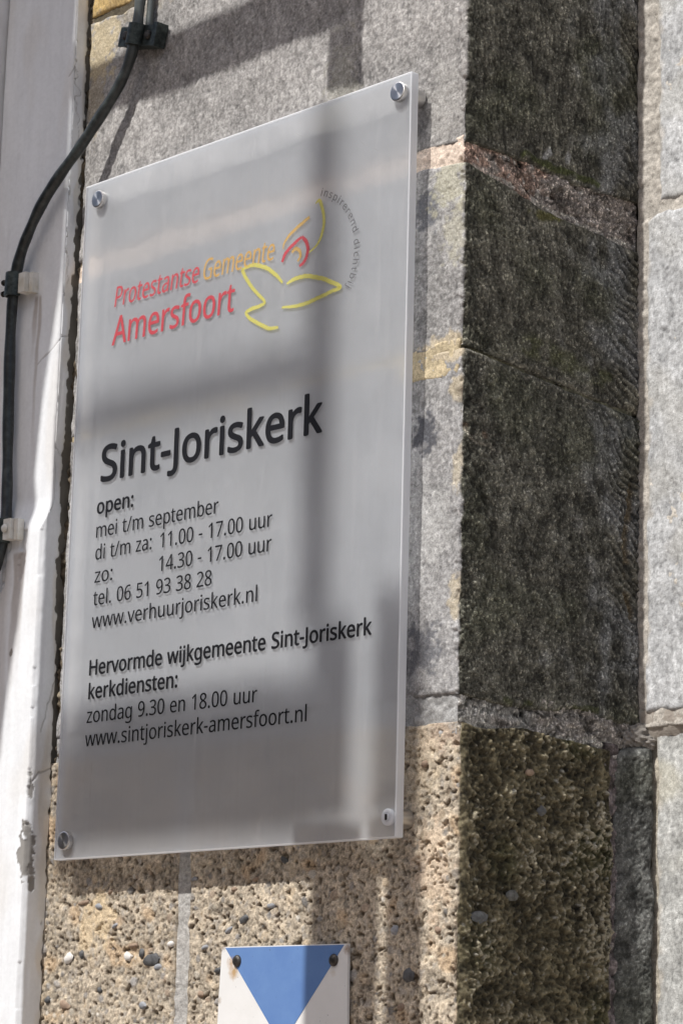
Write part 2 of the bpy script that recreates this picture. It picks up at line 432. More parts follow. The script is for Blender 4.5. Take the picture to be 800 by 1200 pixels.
GLYPHS = '''
- 258 32,184 32,246 226,246 226,184
. 215 58,43 61,69 72,85 88,94 107,97 126,94 142,85 153,69 157,43 153,18 142,2 126,-8 107,-11 88,-8 72,2 61,18
/ 298 290,573 77,0 8,0 221,573
0 459 419,287 418,242 415,201 409,163 401,128 390,97 376,70 359,47 339,27 316,12 290,1 261,-6 229,-8 188,-4 153,8 122,27 97,54 76,88 60,129 48,176 42,229 39,287 41,346 48,399 58,446 73,486 93,520 119,547 149,566 186,578 229,581 269,578 304,566 335,547 361,520 382,486 399,446 410,399 417,346|110,287 111,238 115,194 121,156 131,125 143,98 159,78 190,59 229,52 268,59 298,78 314,98 326,124 336,156 343,194 347,238 348,287 347,336 343,380 336,417 326,449 314,475 298,495 268,515 229,521 190,515 159,495 143,475 131,449 121,417 115,380 111,336
1 459 285,0 216,0 216,400 216,439 217,470 219,499 196,477 169,455 108,405 71,452 226,573 285,573
2 459 417,0 38,0 38,59 188,210 216,238 240,264 261,287 287,320 306,353 318,387 322,424 315,466 294,496 261,514 221,520 181,517 147,506 115,489 83,466 45,513 68,531 94,548 122,561 153,572 186,578 221,581 255,579 285,572 313,562 347,540 372,510 384,485 391,458 394,428 392,399 386,371 375,344 361,318 344,292 324,267 301,241 275,214 247,185 128,67 128,64 417,64
3 459 395,439 392,403 381,372 363,347 340,326 310,311 277,302 277,298 319,290 353,276 379,255 398,229 409,198 413,163 410,131 403,101 390,74 371,50 348,30 318,14 283,2 241,-6 193,-8 164,-7 136,-5 110,-1 72,8 36,23 36,89 61,78 87,69 114,61 141,56 168,52 194,51 241,55 278,65 305,81 324,104 335,132 339,164 335,197 320,223 297,242 265,255 240,261 211,264 179,265 123,265 123,326 180,326 209,327 236,332 259,339 286,356 307,377 319,404 323,434 316,471 295,498 262,516 219,521 190,520 164,515 117,498 75,473 39,521 61,537 87,550 115,563 147,573 181,579 218,581 273,576 317,563 352,540 376,511 390,477
4 459 443,130 359,130 359,0 291,0 291,130 17,130 17,190 286,576 359,576 359,193 443,193|291,374 291,412 293,444 294,474 295,500 292,500 276,468 257,438 86,193 291,193
5 459 221,351 258,349 292,342 322,331 349,316 371,297 389,274 402,247 410,217 413,183 410,145 402,111 387,81 368,54 343,32 314,15 280,2 242,-5 199,-8 170,-7 142,-4 116,0 80,10 51,23 51,90 82,74 121,62 161,55 200,52 239,55 274,65 302,82 323,106 336,137 341,176 337,210 325,239 306,262 279,279 243,289 197,292 146,288 99,280 64,302 86,573 373,573 373,508 146,508 132,342 169,348
6 459 44,245 45,278 47,310 51,342 57,374 64,404 75,433 87,461 103,486 121,510 143,530 168,548 196,562 228,572 265,578 306,581 344,579 377,573 377,513 344,520 308,523 273,521 242,515 216,504 183,483 158,454 139,419 127,380 121,352 117,322 115,291 119,291 133,309 150,326 170,339 194,350 223,356 255,358 287,356 316,349 342,338 365,322 384,303 400,279 412,251 419,220 421,184 419,147 411,112 399,82 382,55 361,33 336,15 307,2 275,-5 239,-8 199,-4 163,7 130,26 101,54 84,76 70,103 59,133 51,166 46,204|238,51 270,55 297,66 320,84 337,109 348,143 351,184 348,218 339,247 324,271 302,289 274,300 241,303 205,299 175,287 150,270 131,248 119,223 115,198 117,172 123,146 133,121 146,99 164,79 185,64 210,55
7 459 109,0 344,508 35,508 35,573 419,573 419,518 187,0
8 459 229,581 261,579 291,574 318,565 352,546 378,519 395,485 400,443 396,411 385,383 368,359 346,338 320,319 291,303 325,285 355,265 381,242 401,216 414,185 419,148 416,118 408,90 395,65 378,44 356,26 330,11 300,1 267,-6 231,-8 192,-6 157,0 126,10 100,24 78,42 61,63 49,87 42,115 39,146 43,183 56,214 75,241 99,264 128,283 158,299 131,316 107,336 87,358 71,383 61,411 58,444 63,485 80,518 107,545 141,565 168,573 197,579|108,145 116,107 138,76 161,60 192,51 229,48 265,51 295,60 319,76 342,108 350,148 346,174 335,197 317,217 293,235 264,251 229,265 217,270 184,254 157,237 136,219 121,197 111,173|228,524 188,518 155,502 134,476 127,441 130,414 141,391 157,373 179,357 232,330 282,357 302,373 317,392 327,414 330,441 323,476 302,502 270,518
9 459 417,328 416,295 414,263 410,231 405,199 397,168 387,139 374,112 358,86 340,63 318,42 293,25 265,11 232,0 195,-6 154,-8 117,-6 82,0 82,60 115,53 152,50 188,52 218,58 245,68 278,90 303,118 316,141 327,165 334,192 340,221 344,250 346,281 341,281 327,263 310,247 290,233 266,223 237,216 204,214 173,216 144,223 118,235 95,250 76,270 61,294 49,321 42,352 40,387 43,426 50,460 63,491 80,517 101,540 127,557 156,570 188,578 223,581 262,577 299,565 332,545 361,518 377,495 391,469 402,439 410,406 415,369|223,521 192,518 165,507 142,488 124,463 113,429 110,388 113,354 122,325 137,301 158,284 186,273 220,269 256,273 286,285 311,303 330,325 342,349 346,374 344,400 338,426 328,451 315,474 298,493 277,508 252,518
: 215 58,43 61,69 72,85 88,94 107,97 126,94 142,85 153,69 157,43 153,18 142,2 126,-8 107,-11 88,-8 72,2 61,18|58,387 61,412 72,429 88,438 107,441 126,438 142,429 153,412 157,387 153,362 142,345 126,335 107,332 88,335 72,345 61,362
A 512 437,0 368,177 141,177 73,0 0,0 224,575 289,575 512,0|282,415 274,438 263,473 255,500 247,468 238,438 230,415 165,241 346,241
G 584 326,302 524,302 524,22 493,12 462,5 431,-1 398,-5 362,-7 323,-8 267,-4 217,8 173,28 136,55 105,89 81,130 63,176 52,229 49,286 53,343 65,395 84,442 111,482 145,517 186,544 233,564 286,577 346,581 377,580 407,577 437,572 465,565 491,557 516,547 489,484 457,497 421,508 382,515 342,517 298,514 259,505 225,489 195,468 170,441 150,409 136,373 127,332 124,286 127,243 134,202 146,166 164,133 187,106 216,84 251,68 292,58 340,55 375,56 404,59 452,68 452,238 326,238
H 594 516,0 443,0 443,267 150,267 150,0 78,0 78,573 150,573 150,330 443,330 443,573 516,573
J 219 -3,-152 -37,-150 -63,-142 -63,-81 -35,-87 -5,-89 15,-87 33,-81 50,-70 63,-53 71,-29 74,3 74,573 146,573 146,9 144,-26 138,-56 128,-82 105,-113 75,-135 52,-145 25,-150
P 485 229,573 297,568 352,553 393,528 421,495 439,454 444,404 441,370 433,336 417,306 395,278 375,262 351,249 324,238 292,230 256,225 216,223 150,223 150,0 78,0 78,573|223,511 150,511 150,285 208,285 242,286 272,290 298,296 330,311 352,334 365,363 370,401 366,435 354,462 334,484 306,499 269,508
S 440 403,153 400,121 392,92 378,66 359,44 335,26 307,11 274,1 238,-6 198,-8 137,-5 83,4 41,19 41,88 73,76 113,65 142,59 171,56 201,55 240,57 273,66 298,79 316,98 327,120 330,147 327,173 318,194 302,213 277,230 255,241 228,252 196,265 161,279 131,294 106,311 85,330 69,351 57,375 50,403 48,435 51,464 58,490 71,513 89,533 110,550 136,563 165,573 197,579 231,581 262,580 290,577 318,572 355,562 389,549 366,487 336,499 302,508 266,515 229,517 196,515 169,507 148,494 133,478 124,457 121,434 124,407 133,386 149,367 172,351 193,341 217,330 246,318 278,306 307,293 332,279 362,255 385,228 398,194
a 450 231,437 279,433 318,422 347,403 368,375 381,338 385,293 385,0 334,0 320,61 317,61 298,40 279,22 258,9 234,-1 206,-6 172,-8 136,-5 103,6 75,23 55,48 41,80 37,119 43,159 59,192 87,219 127,238 179,251 243,257 316,259 316,285 310,330 293,359 265,375 227,380 194,378 163,370 106,347 84,400 115,414 151,426 177,432 204,436|252,208 204,203 167,195 141,182 118,155 110,119 115,87 132,66 157,53 188,49 223,52 253,62 279,79 299,103 311,134 315,172 315,210
b 493 139,461 138,410 135,373 139,373 161,398 189,419 213,429 240,435 272,437 322,431 365,412 401,381 428,338 444,283 449,215 447,168 439,127 427,91 410,61 390,36 365,17 337,3 306,-5 272,-8 240,-6 213,0 189,10 161,31 139,55 133,55 119,0 68,0 68,609 139,609|260,379 219,374 188,361 165,339 150,308 144,282 140,252 139,217 139,214 142,165 150,125 165,93 187,69 219,55 261,51 297,55 325,69 348,93 363,126 373,166 376,216 373,265 363,306 348,338 325,360 296,374
c 385 241,-8 204,-5 170,2 139,15 112,34 88,58 69,87 55,123 47,165 44,213 47,262 56,305 71,342 90,372 114,396 142,415 174,428 208,435 245,438 278,436 309,431 336,424 358,415 337,356 292,370 244,376 204,371 172,358 148,335 131,303 123,277 119,247 117,213 119,181 123,152 131,126 148,94 172,71 202,58 240,53 273,55 302,60 351,78 351,15 328,5 304,-2 275,-7
d 493 221,-8 171,-2 128,17 92,48 65,91 49,146 44,214 49,282 66,338 93,381 128,413 171,432 221,438 253,436 280,429 303,420 323,407 354,374 359,374 356,405 354,438 354,609 425,609 425,0 368,0 358,58 354,58 323,24 303,11 279,1 252,-6|232,51 273,55 305,67 328,88 343,117 352,154 355,200 355,213 352,263 343,304 329,336 306,360 274,375 231,379 196,374 168,359 146,334 130,300 120,260 117,213 120,165 130,125 146,93 168,69 197,55
e 452 234,438 269,435 301,427 329,414 354,396 374,373 390,346 402,315 409,281 411,244 411,201 117,201 122,157 134,119 154,90 181,69 215,56 254,52 293,54 327,60 359,69 392,82 392,20 359,8 327,-1 292,-6 251,-8 212,-5 176,3 143,17 114,36 90,61 70,91 56,126 47,167 44,212 47,257 55,297 68,333 86,364 108,390 134,411 164,426 198,435|233,380 202,377 175,366 154,348 137,323 125,293 119,257 338,257 335,292 326,322 312,346 292,364 266,376
f 276 266,375 158,375 158,0 87,0 87,375 12,375 12,408 87,432 87,457 89,492 95,522 104,547 124,577 152,597 186,609 227,613 274,609 310,599 292,544 262,552 228,556 197,550 175,532 162,502 158,458 158,430 266,430
g 493 221,438 261,434 297,422 329,402 355,373 359,373 369,430 425,430 425,-7 423,-46 416,-80 404,-109 388,-135 367,-155 341,-172 310,-183 274,-190 233,-192 202,-192 174,-189 147,-186 110,-177 78,-165 78,-100 111,-114 149,-125 177,-130 206,-133 237,-134 271,-130 300,-119 324,-101 341,-77 352,-48 355,-13 355,4 356,32 358,57 354,57 329,28 299,8 263,-4 221,-8 170,-2 126,18 91,51 65,95 49,149 44,214 49,278 65,332 91,377 126,411 169,431|230,379 197,374 169,359 147,336 130,303 123,277 119,247 117,213 120,165 130,124 146,92 169,68 197,54 232,50 262,52 288,58 309,69 326,85 340,105 349,131 354,161 356,197 356,214 355,251 350,282 343,309 326,340 302,362 270,374
h 496 139,431 138,399 135,370 140,370 155,391 174,407 196,420 221,429 247,435 273,437 306,435 335,430 360,421 391,400 413,370 423,344 429,314 431,280 431,0 361,0 361,275 358,307 351,333 338,353 308,372 265,379 222,374 189,360 166,338 150,308 144,283 140,254 139,222 139,0 68,0 68,609 139,609
i 207 139,430 139,0 68,0 68,430|104,591 119,588 133,580 142,566 145,546 142,526 133,512 119,504 104,501 88,504 75,512 66,526 63,546 66,566 75,580 88,588
j 207 18,-192 -18,-190 -44,-183 -44,-126 -19,-132 9,-134 32,-130 51,-120 64,-100 68,-67 68,430 139,430 139,-64 136,-101 126,-133 110,-159 87,-177 56,-189|63,546 66,566 75,580 88,588 104,591 119,588 133,580 142,566 145,546 142,526 133,512 119,504 104,501 88,504 75,512 66,526
k 428 138,291 137,257 135,221 138,221 152,240 172,264 189,285 326,430 409,430 235,246 421,0 336,0 187,200 138,158 138,0 68,0 68,609 138,609
l 207 139,0 68,0 68,609 139,609
m 750 540,438 584,434 621,421 649,401 669,371 681,330 685,280 685,0 615,0 615,277 610,321 594,353 567,372 528,379 490,374 460,362 438,342 423,315 414,280 411,237 411,0 342,0 342,277 339,308 332,333 320,353 303,367 281,376 253,379 215,374 185,360 164,338 150,308 144,283 140,255 139,223 139,0 68,0 68,430 125,430 136,371 140,371 155,392 173,409 194,422 217,431 241,436 266,438 298,436 325,430 349,420 378,398 398,366 402,366 418,388 438,406 461,420 486,430 512,436
n 496 275,438 322,434 361,421 391,401 413,371 426,330 431,280 431,0 361,0 361,275 358,307 351,333 338,353 308,372 265,379 222,374 189,361 166,338 151,308 142,269 139,223 139,0 68,0 68,430 125,430 136,371 140,371 156,392 175,409 198,422 222,431 248,436
o 485 442,216 440,181 436,150 428,121 417,95 404,71 388,51 359,25 324,7 299,-1 271,-6 241,-8 200,-4 163,7 129,25 100,51 84,71 70,95 59,121 51,150 46,181 44,216 47,261 55,301 68,336 87,367 110,392 137,412 169,426 204,435 244,438 281,435 316,426 347,412 374,392 398,367 417,336 431,301 439,261|117,216 119,184 123,154 130,128 147,95 172,71 203,56 243,51 282,56 314,71 339,95 356,128 363,154 367,184 369,216 367,248 363,277 355,303 338,335 314,359 282,374 242,379 202,374 171,359 147,335 130,303 120,263
p 493 273,438 322,432 365,413 401,383 428,339 444,284 449,216 447,170 439,129 427,93 410,62 390,37 365,17 337,3 306,-5 272,-8 241,-6 213,1 190,11 170,24 139,55 134,55 137,20 139,-16 139,-192 68,-192 68,430 126,430 136,371 139,371 170,405 189,419 213,429 240,436|260,379 221,374 190,362 167,342 152,313 145,289 141,261 139,229 139,216 140,182 144,152 150,126 165,93 188,70 220,55 261,51 297,56 326,72 348,98 364,131 371,157 375,186 376,217 373,262 363,302 348,334 325,359 296,374
r 331 269,438 295,437 319,433 310,368 287,372 264,374 240,371 217,363 195,351 176,334 161,313 149,289 141,261 139,229 139,0 68,0 68,430 126,430 134,351 137,351 152,374 170,395 191,413 214,426 240,435
s 384 348,119 343,80 327,49 302,24 268,6 241,-2 210,-6 176,-8 135,-6 99,-1 68,8 42,19 42,83 70,71 104,60 141,52 178,49 224,53 256,66 274,86 280,112 271,141 259,154 239,167 212,180 174,196 135,212 103,228 76,245 57,266 45,292 41,324 46,358 61,386 85,408 118,425 157,435 202,438 240,436 275,430 308,421 339,409 315,353 258,372 228,378 197,380 159,377 131,366 114,350 108,328 111,312 119,298 133,286 154,274 219,246 257,231 289,215 314,197 333,176 344,150
t 289 212,50 245,53 272,59 272,5 240,-4 200,-8 167,-5 138,4 112,20 91,44 82,66 76,93 74,125 74,375 13,375 13,409 75,437 103,528 144,528 144,430 269,430 269,375 144,375 144,127 149,93 163,69 185,54
u 496 427,430 427,0 370,0 359,57 356,57 340,36 321,20 298,8 273,-1 247,-6 220,-8 187,-6 159,-1 134,8 103,29 81,59 71,85 65,114 63,148 63,430 135,430 135,153 137,122 145,96 158,76 188,57 230,51 273,55 306,69 330,91 345,121 352,146 356,175 357,206 357,430
v 407 163,0 0,430 75,430 167,176 180,137 193,96 201,63 204,63 214,96 227,138 241,176 332,430 407,430 244,0
w 630 346,243 336,276 328,308 321,335 316,357 313,357 308,335 302,307 294,275 284,242 207,1 127,1 9,431 82,431 141,201 153,154 163,109 169,73 172,73 178,97 185,128 193,160 201,188 277,431 354,431 428,188 440,149 451,109 457,74 460,74 466,108 477,153 489,201 549,431 621,431 502,1 419,1
z 377 346,0 31,0 31,47 262,375 45,375 45,430 340,430 340,377 112,55 346,55
'''


# ------------------------------------------------------------------ materials
M_STONE = mat_attr('sandstone', 0.9, 1100, 0.30, 0.25, 0.25, 520, pits=.5)
M_CONG = mat_attr('conglomerate', 0.85, 1000, 0.38, 0.5, 0.3, 420)
M_MORT = mat_attr('lime_mortar', 0.95, 900, 0.3, 0.5, 0.2, 380, pits=.4)
M_PAINT = mat_attr('white_masonry_paint', 0.55, 260, 0.035, 0.12, 0.4, 90)
M_CABLE = mat_plain('weathered_cable_sheath', (0.014, 0.017, 0.017), (0.06, 0.072, 0.07), 120, 0.36, bump=0.15, lo=0.45, hi=0.8)
_nt = M_CABLE.node_tree                                   # sheath bleached grey-green in its upper, weather-exposed run
_b = next(n for n in _nt.nodes if n.type == 'BSDF_PRINCIPLED')
_src = _b.inputs['Base Color'].links[0].from_socket
_tc = _nt.nodes.new('ShaderNodeTexCoord')
_sx = _nt.nodes.new('ShaderNodeSeparateXYZ')
_nt.links.new(_tc.outputs['Object'], _sx.inputs[0])
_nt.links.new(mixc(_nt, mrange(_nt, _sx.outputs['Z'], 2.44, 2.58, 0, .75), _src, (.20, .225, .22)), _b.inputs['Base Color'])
M_CLAMP = mat_plain('old_bronze_clamp', (0.022, 0.03, 0.03), (0.085, 0.105, 0.10), 180, 0.45, 0.5, 0.35, lo=0.4, hi=0.7)
M_BLOCKPAINT = mat_plain('yellowed_white_paint', (0.55, 0.52, 0.44), (0.72, 0.72, 0.69), 60, 0.5, bump=0.3)
M_SCREW = mat_plain('dark_screw_metal', (0.03, 0.028, 0.026), (0.12, 0.11, 0.1), 300, 0.45, 0.8, 0.3)
M_DARK = mat_plain('slot_shade_black', (0.012, 0.011, 0.01), (0.025, 0.022, 0.02), 80, 0.95, bump=0.4)  # near-black standing in for the shade inside slots and gaps
M_DIRT = mat_plain('dirty_old_mortar', (0.02, 0.018, 0.014), (0.10, 0.088, 0.065), 160, 0.95, bump=0.9, bscale=500)
M_SHADOW_BAR = mat_plain('shadow_bar_brown', (0.10, 0.09, 0.075), (0.16, 0.145, 0.12), 30, 0.7, bump=0.3)  # brown of the added, unseen bars that cast shadows
M_PAVE = mat_plain('pavement_brick', (0.22, 0.17, 0.14), (0.34, 0.29, 0.25), 14, 0.9, bump=0.4)


def steel(name, rough=0.28, col=(0.62, 0.61, 0.6)):
    m, nt, out = new_mat(name)
    b = N(nt, 'ShaderNodeBsdfPrincipled', Roughness=rough, Metallic=1.0)
    b.inputs['Base Color'].default_value = (*col, 1)
    b.inputs['Anisotropic'].default_value = 0.85
    tg = nt.nodes.new('ShaderNodeTangent')
    tg.direction_type = 'RADIAL'
    tg.axis = 'Z'
    nt.links.new(tg.outputs[0], b.inputs['Tangent'])
    nt.links.new(b.outputs[0], out.inputs['Surface'])
    return m


M_STEEL = steel('turned_stainless_steel')

# ------------------------------------------------------------------ ground
bm = bmesh.new()
bmesh.ops.create_grid(bm, x_segments=8, y_segments=8, size=400)
tag(bm_obj('pavement', bm, M_PAVE, None, False), kind='structure')


# ------------------------------------------------------------------ stone recipes
def spots(col, U, V, lst, seed, ns, nz, d):
    nn = band(ns, nz, d, 0.008, 0.008, seed + 31) * 0.22
    n2 = band(ns, nz, d, 0.003, 0.003, seed + 32) * 0.15
    for (u, v, ru, rv, c, k) in lst:
        r = np.hypot((U - u) / ru, (V - v) / rv) + nn + n2
        col = mix3(col, c, k * (1 - sstep(r, 0.7, 1.25)))
    return col


def sandstone(seed, base=(0.30, 0.297, 0.295), grime=(0.088, 0.084, 0.067), marks=(), tool='none', tint=None, xL=0.0, specks=1.0, relief=1.0, lines=(), spk=1.0):
    def fn(Sg, Z, side, ns, nz, d):
        B = lambda ls, lz, k, a=0.0: band(ns, nz, d, ls, lz, seed * 100 + k, a)
        big, mid, sm, gr = B(.06, .09, 1), B(.014, .018, 2), B(.004, .0045, 3), B(.0018, .002, 4)
        streak = B(.0028, .012, 5, 0.12)
        diag = B(.0028, .02, 6, 0.55)
        h = 0.00022 * mid + 0.00013 * sm + 0.00010 * gr + 0.0006 * big
        if tool == 'vertical':
            h = h + 0.00016 * streak * sstep(big, -1.2, 0.4)
        h = h + 0.00010 * diag * (1 - side)
        yy = Sg - path_side0[0]                      # metres back from the arris
        # chisel work on the return face: droved margin at the far edge, upright batting elsewhere
        far = sstep(yy, path_side0[1] - 0.055, path_side0[1] - 0.03) * side
        wob = B(.02, .02, 7)
        if tool in ('vertical', 'batted'):
            bat = np.sin(2 * np.pi * (yy / 0.0052 + 0.5 * wob)) * sstep(B(.03, .05, 8), -1.6, 0.0)
            h = h + 0.00034 * bat * side * (1 - far)
        dro = np.sin(2 * np.pi * ((Z * 0.80 + yy * 0.6) / 0.0068 + 0.35 * wob))
        amp = {'vertical': .0004, 'batted': .0008, 'margin': .0008, 'none': 0}[tool]
        fade = sstep(Z, path_side0[2], path_side0[2] + 0.06)
        h = h + amp * dro * far * (fade if tool == 'margin' else 1)
        h = h + side * (0.00022 * B(.006, .007, 9) + 0.00022 * gr) * relief
        # colour: front
        b = np.array(base)
        col = np.ones(Sg.shape + (3,)) * b
        col *= (1 + .07 * big + .06 * mid + .07 * sm + .12 * gr)[..., None]
        col *= (1 + .08 * streak)[..., None]
        col = mix3(col, (0.52, 0.51, 0.49), 0.40 * sstep(B(.0025, .003, 11), 1.1, 2.2) * specks)
        col = mix3(col, (0.12, 0.12, 0.12), 0.5 * sstep(B(.004, .004, 12), 1.5, 2.4))
        if tint is not None:
            col = mix3(col, tint, 0.35 * sstep(B(.05, .04, 13), 0.2, 1.4))
        col = spots(col, Sg + xL, Z, marks, seed, ns, nz, d)
        # colour: blackened return face with algae
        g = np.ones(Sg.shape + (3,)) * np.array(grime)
        g *= (1 + .10 * mid + .10 * sm + .10 * streak + .16 * dro * far)[..., None]  # droved ridges and grooves shaded in the colour as well
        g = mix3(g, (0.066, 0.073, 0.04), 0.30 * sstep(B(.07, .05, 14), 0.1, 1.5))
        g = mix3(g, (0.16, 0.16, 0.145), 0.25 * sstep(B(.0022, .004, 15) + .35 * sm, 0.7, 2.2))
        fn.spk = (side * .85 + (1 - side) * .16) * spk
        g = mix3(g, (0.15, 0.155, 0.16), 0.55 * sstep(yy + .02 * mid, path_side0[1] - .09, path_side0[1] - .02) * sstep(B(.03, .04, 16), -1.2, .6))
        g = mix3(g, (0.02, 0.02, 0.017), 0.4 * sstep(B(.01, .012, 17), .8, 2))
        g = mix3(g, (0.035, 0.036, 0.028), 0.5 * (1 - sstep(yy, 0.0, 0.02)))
        g *= (1 + np.clip((h - .0006 * big) / 0.0007, -1.2, 1.6) * 0.40)[..., None]  # cavity shade put into the colour: hollows darker, crests lighter
        for pts, wd, cc, k, dh in lines:          # scars on the return face, (metres back, height)
            q = seg_dist(yy + .0012 * mid, Z + .0010 * B(.008, .008, 21), pts)
            f = (1 - sstep(q, wd * .4, wd)) * sstep(B(.012, .012, 22), -1.2, .4) * side
            g = mix3(g, cc, k * f)
            h = h + dh * f
        col = col * (1 - side[..., None]) + g * side[..., None]
        return h, col
    path_side0 = [9.0, 0.2, 0.0]
    fn.ps = path_side0
    return fn


def stamp_pebbles(U, V, h, col, rng, n, rmin, rmax, palette, proud, lim, x0, z0, d):
    ns, nz = U.shape
    for _ in range(n):
        u = rng.uniform(U[0, 0], U[-1, 0]); v = rng.uniform(V.min(), V.max())
        r = rmin + (rmax - rmin) * rng.random() ** 3.2
        if lim is not None and u > lim: r *= 0.7
        i0, i1 = int((u - U[0, 0] - 1.6 * r) / d), int((u - U[0, 0] + 1.6 * r) / d) + 2
        j0, j1 = int((v - V[0, 0] - 1.6 * r) / d), int((v - V[0, 0] + 1.6 * r) / d) + 2
        i0, j0 = max(i0, 0), max(j0, 0)
        i1, j1 = min(i1, ns), min(j1, nz)
        if i1 - i0 < 2 or j1 - j0 < 2: continue
        du, dv = U[i0:i1, j0:j1] - u, V[i0:i1, j0:j1] - v
        a = rng.uniform(0, 6.28)
        q = rng.uniform(.6, 1)
        x, y = du * math.cos(a) + dv * math.sin(a), (-du * math.sin(a) + dv * math.cos(a)) / q
        k = rng.integers(4, 7)
        th = np.arctan2(y, x) + .35 * np.sin(2 * np.arctan2(y, x) + a)
        rad = np.hypot(x, y) / r * np.cos(((th * k / 2 / math.pi) % 1 - .5) * 2 * math.pi / k) / math.cos(math.pi / k)
        f = 1 - sstep(rad, .8, 1.05)
        c = palette[rng.integers(len(palette))]
        c = np.array(c) * rng.uniform(.75, 1.2)
        dome = (rng.uniform(-.2, 1) * proud) * r
        h[i0:i1, j0:j1] = h[i0:i1, j0:j1] * (1 - .8 * f) + f * dome
        rim = sstep(rad, .85, 1.05) * (1 - sstep(rad, 1.1, 1.4))
        h[i0:i1, j0:j1] -= rim * 0.0004
        col[i0:i1, j0:j1] = mix3(col[i0:i1, j0:j1], c, f * .78)
    return h, col


PEB = [(.24, .23, .22), (.31, .30, .29), (.15, .15, .15), (.46, .42, .35), (.56, .53, .47), (.40, .33, .24), (.46, .37, .26), (.36, .28, .21), (.30, .27, .22), (.42, .34, .24), (.38, .31, .22)]


def conglomerate(seed, npeb, xL, marks=()):
    def fn(Sg, Z, side, ns, nz, d):
        B = lambda ls, lz, k, a=0.0: band(ns, nz, d, ls, lz, seed * 100 + k, a)
        big, mid, sm, gr = B(.05, .05, 1), B(.013, .012, 2), B(.0055, .005, 3), B(.0026, .0024, 4)
        fi = B(.0016, .0016, 5)
        front = 0.0004 * big + 0.0002 * mid + 0.00018 * sm + 0.00018 * gr
        pit = sstep(B(.0046, .0043, 6) + .5 * gr, 1.2, 2.1)
        pit2 = sstep(B(.003, .0028, 7), 1.0, 1.8)
        front = front - .0026 * pit - .0011 * pit2
        ridg = 1 - np.abs(B(.0060, .0052, 8))
        ridg2 = 1 - np.abs(B(.0036, .0033, 9))
        sd = 0.0004 * mid + 0.0009 * ridg + 0.0011 * ridg2 + 0.0007 * gr + .0007 * big - .0024 * sstep(B(.0065, .006, 10), .7, 1.8)
        sd = sd * (.30 + .70 * sstep(Sg, fn.ps[0] - .001, fn.ps[0] + .012))
        h = front * (1 - side) + sd * side
        b = np.array((.405, .348, .27))
        col = np.ones(Sg.shape + (3,)) * b
        col *= (1 + .07 * big + .07 * mid + .10 * sm + .16 * gr + .16 * fi)[..., None]
        col = mix3(col, (.66, .56, .42), .6 * sstep(B(.006, .006, 11), .7, 1.8))
        col = mix3(col, (.34, .31, .27), .7 * sstep(B(.0045, .0045, 12), .9, 1.7))
        col = mix3(col, (.55, .38, .22), .5 * sstep(B(.02, .02, 13), 1.0, 2))
        col = mix3(col, (.12, .09, .06), .85 * np.maximum(pit, pit2 * .8))  # shade of the pits put into the colour on top of the relief
        rng = np.random.default_rng(seed)
        h2, col = stamp_pebbles(Sg, Z, h.copy(), col, rng, npeb, .0009, .0056, PEB, .10, None, 0, 0, d)
        h = h * side + h2 * (1 - side) + side * 0.25 * (h2 - h)
        col = spots(col, Sg + xL, Z, marks, seed, ns, nz, d)
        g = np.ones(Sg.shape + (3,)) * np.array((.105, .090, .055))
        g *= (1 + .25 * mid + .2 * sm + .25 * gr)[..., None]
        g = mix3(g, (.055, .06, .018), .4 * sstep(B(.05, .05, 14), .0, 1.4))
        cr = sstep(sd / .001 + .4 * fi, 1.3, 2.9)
        g = mix3(g, (.36, .325, .24), .8 * cr)  # bright crests put into the colour by height
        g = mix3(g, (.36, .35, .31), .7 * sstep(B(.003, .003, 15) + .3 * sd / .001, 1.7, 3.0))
        g = mix3(g, (.045, .038, .023), .65 * (1 - sstep(sd / .001, -1.8, .5)))  # shade of the hollows put into the colour by height
        col = col * (1 - side[..., None]) + g * side[..., None]
        return h, col
    fn.ps = [9, 0, 0]
    return fn


def mortar(seed, front, side_cols, rough=1.0, xL=0.0, crust=0.6, base=-.002, pale=None):
    def fn(Sg, Z, side, ns, nz, d):
        B = lambda ls, lz, k: band(ns, nz, d, ls, lz, seed * 100 + k)
        big, mid, sm, gr = B(.04, .02, 1), B(.012, .008, 2), B(.005, .004, 3), B(.0022, .0022, 4)
        sd = side * sstep(Sg, fn.ps[0] + .03, fn.ps[0] + .10)
        h = base + rough * (0.0003 * mid + 0.0002 * sm + .00015 * gr) + sd * rough * (.0006 * mid + .0002 * sm + .00025 * gr - .0012 * sstep(sm + .4 * mid, .9, 1.6))
        col = np.ones(Sg.shape + (3,)) * np.array(front)
        col *= (1 + .07 * mid + .06 * sm + .08 * gr)[..., None]
        g = np.ones(Sg.shape + (3,)) * np.array(side_cols[0])
        g = mix3(g, side_cols[1], sstep(Sg + .03 * mid, fn.ps[0] + .02, fn.ps[0] + .11))
        g *= (1 + .22 * mid + .2 * sm + .2 * gr)[..., None]
        g = mix3(g, (.36, .34, .31), crust * side * sstep(B(.0035, .003, 6) + .5 * gr, 1.1, 2.2))
        if pale:
            q = Z - np.interp(Sg, [p[0] for p in pale], [p[1] for p in pale]) + .0015 * mid
            g = mix3(g, (.40, .38, .34), .8 * (1 - sstep(np.abs(q - .0025), .0008, .0028)) * sstep(B(.012, .006, 9), -.9, .6))
            g = mix3(g, (.02, .018, .015), .85 * (1 - sstep(np.abs(q - .0125 - .004 * big), .0003, .0014)) * sstep(B(.03, .03, 10), -.2, .5))
        fn.spk = side * crust
        g = mix3(g, (.035, .03, .025), .7 * sstep(B(.01, .007, 7), .8, 2.0))
        col = col * (1 - side[..., None]) + g * side[..., None]
        return h, col
    fn.ps = [9, 0, 0]
    return fn


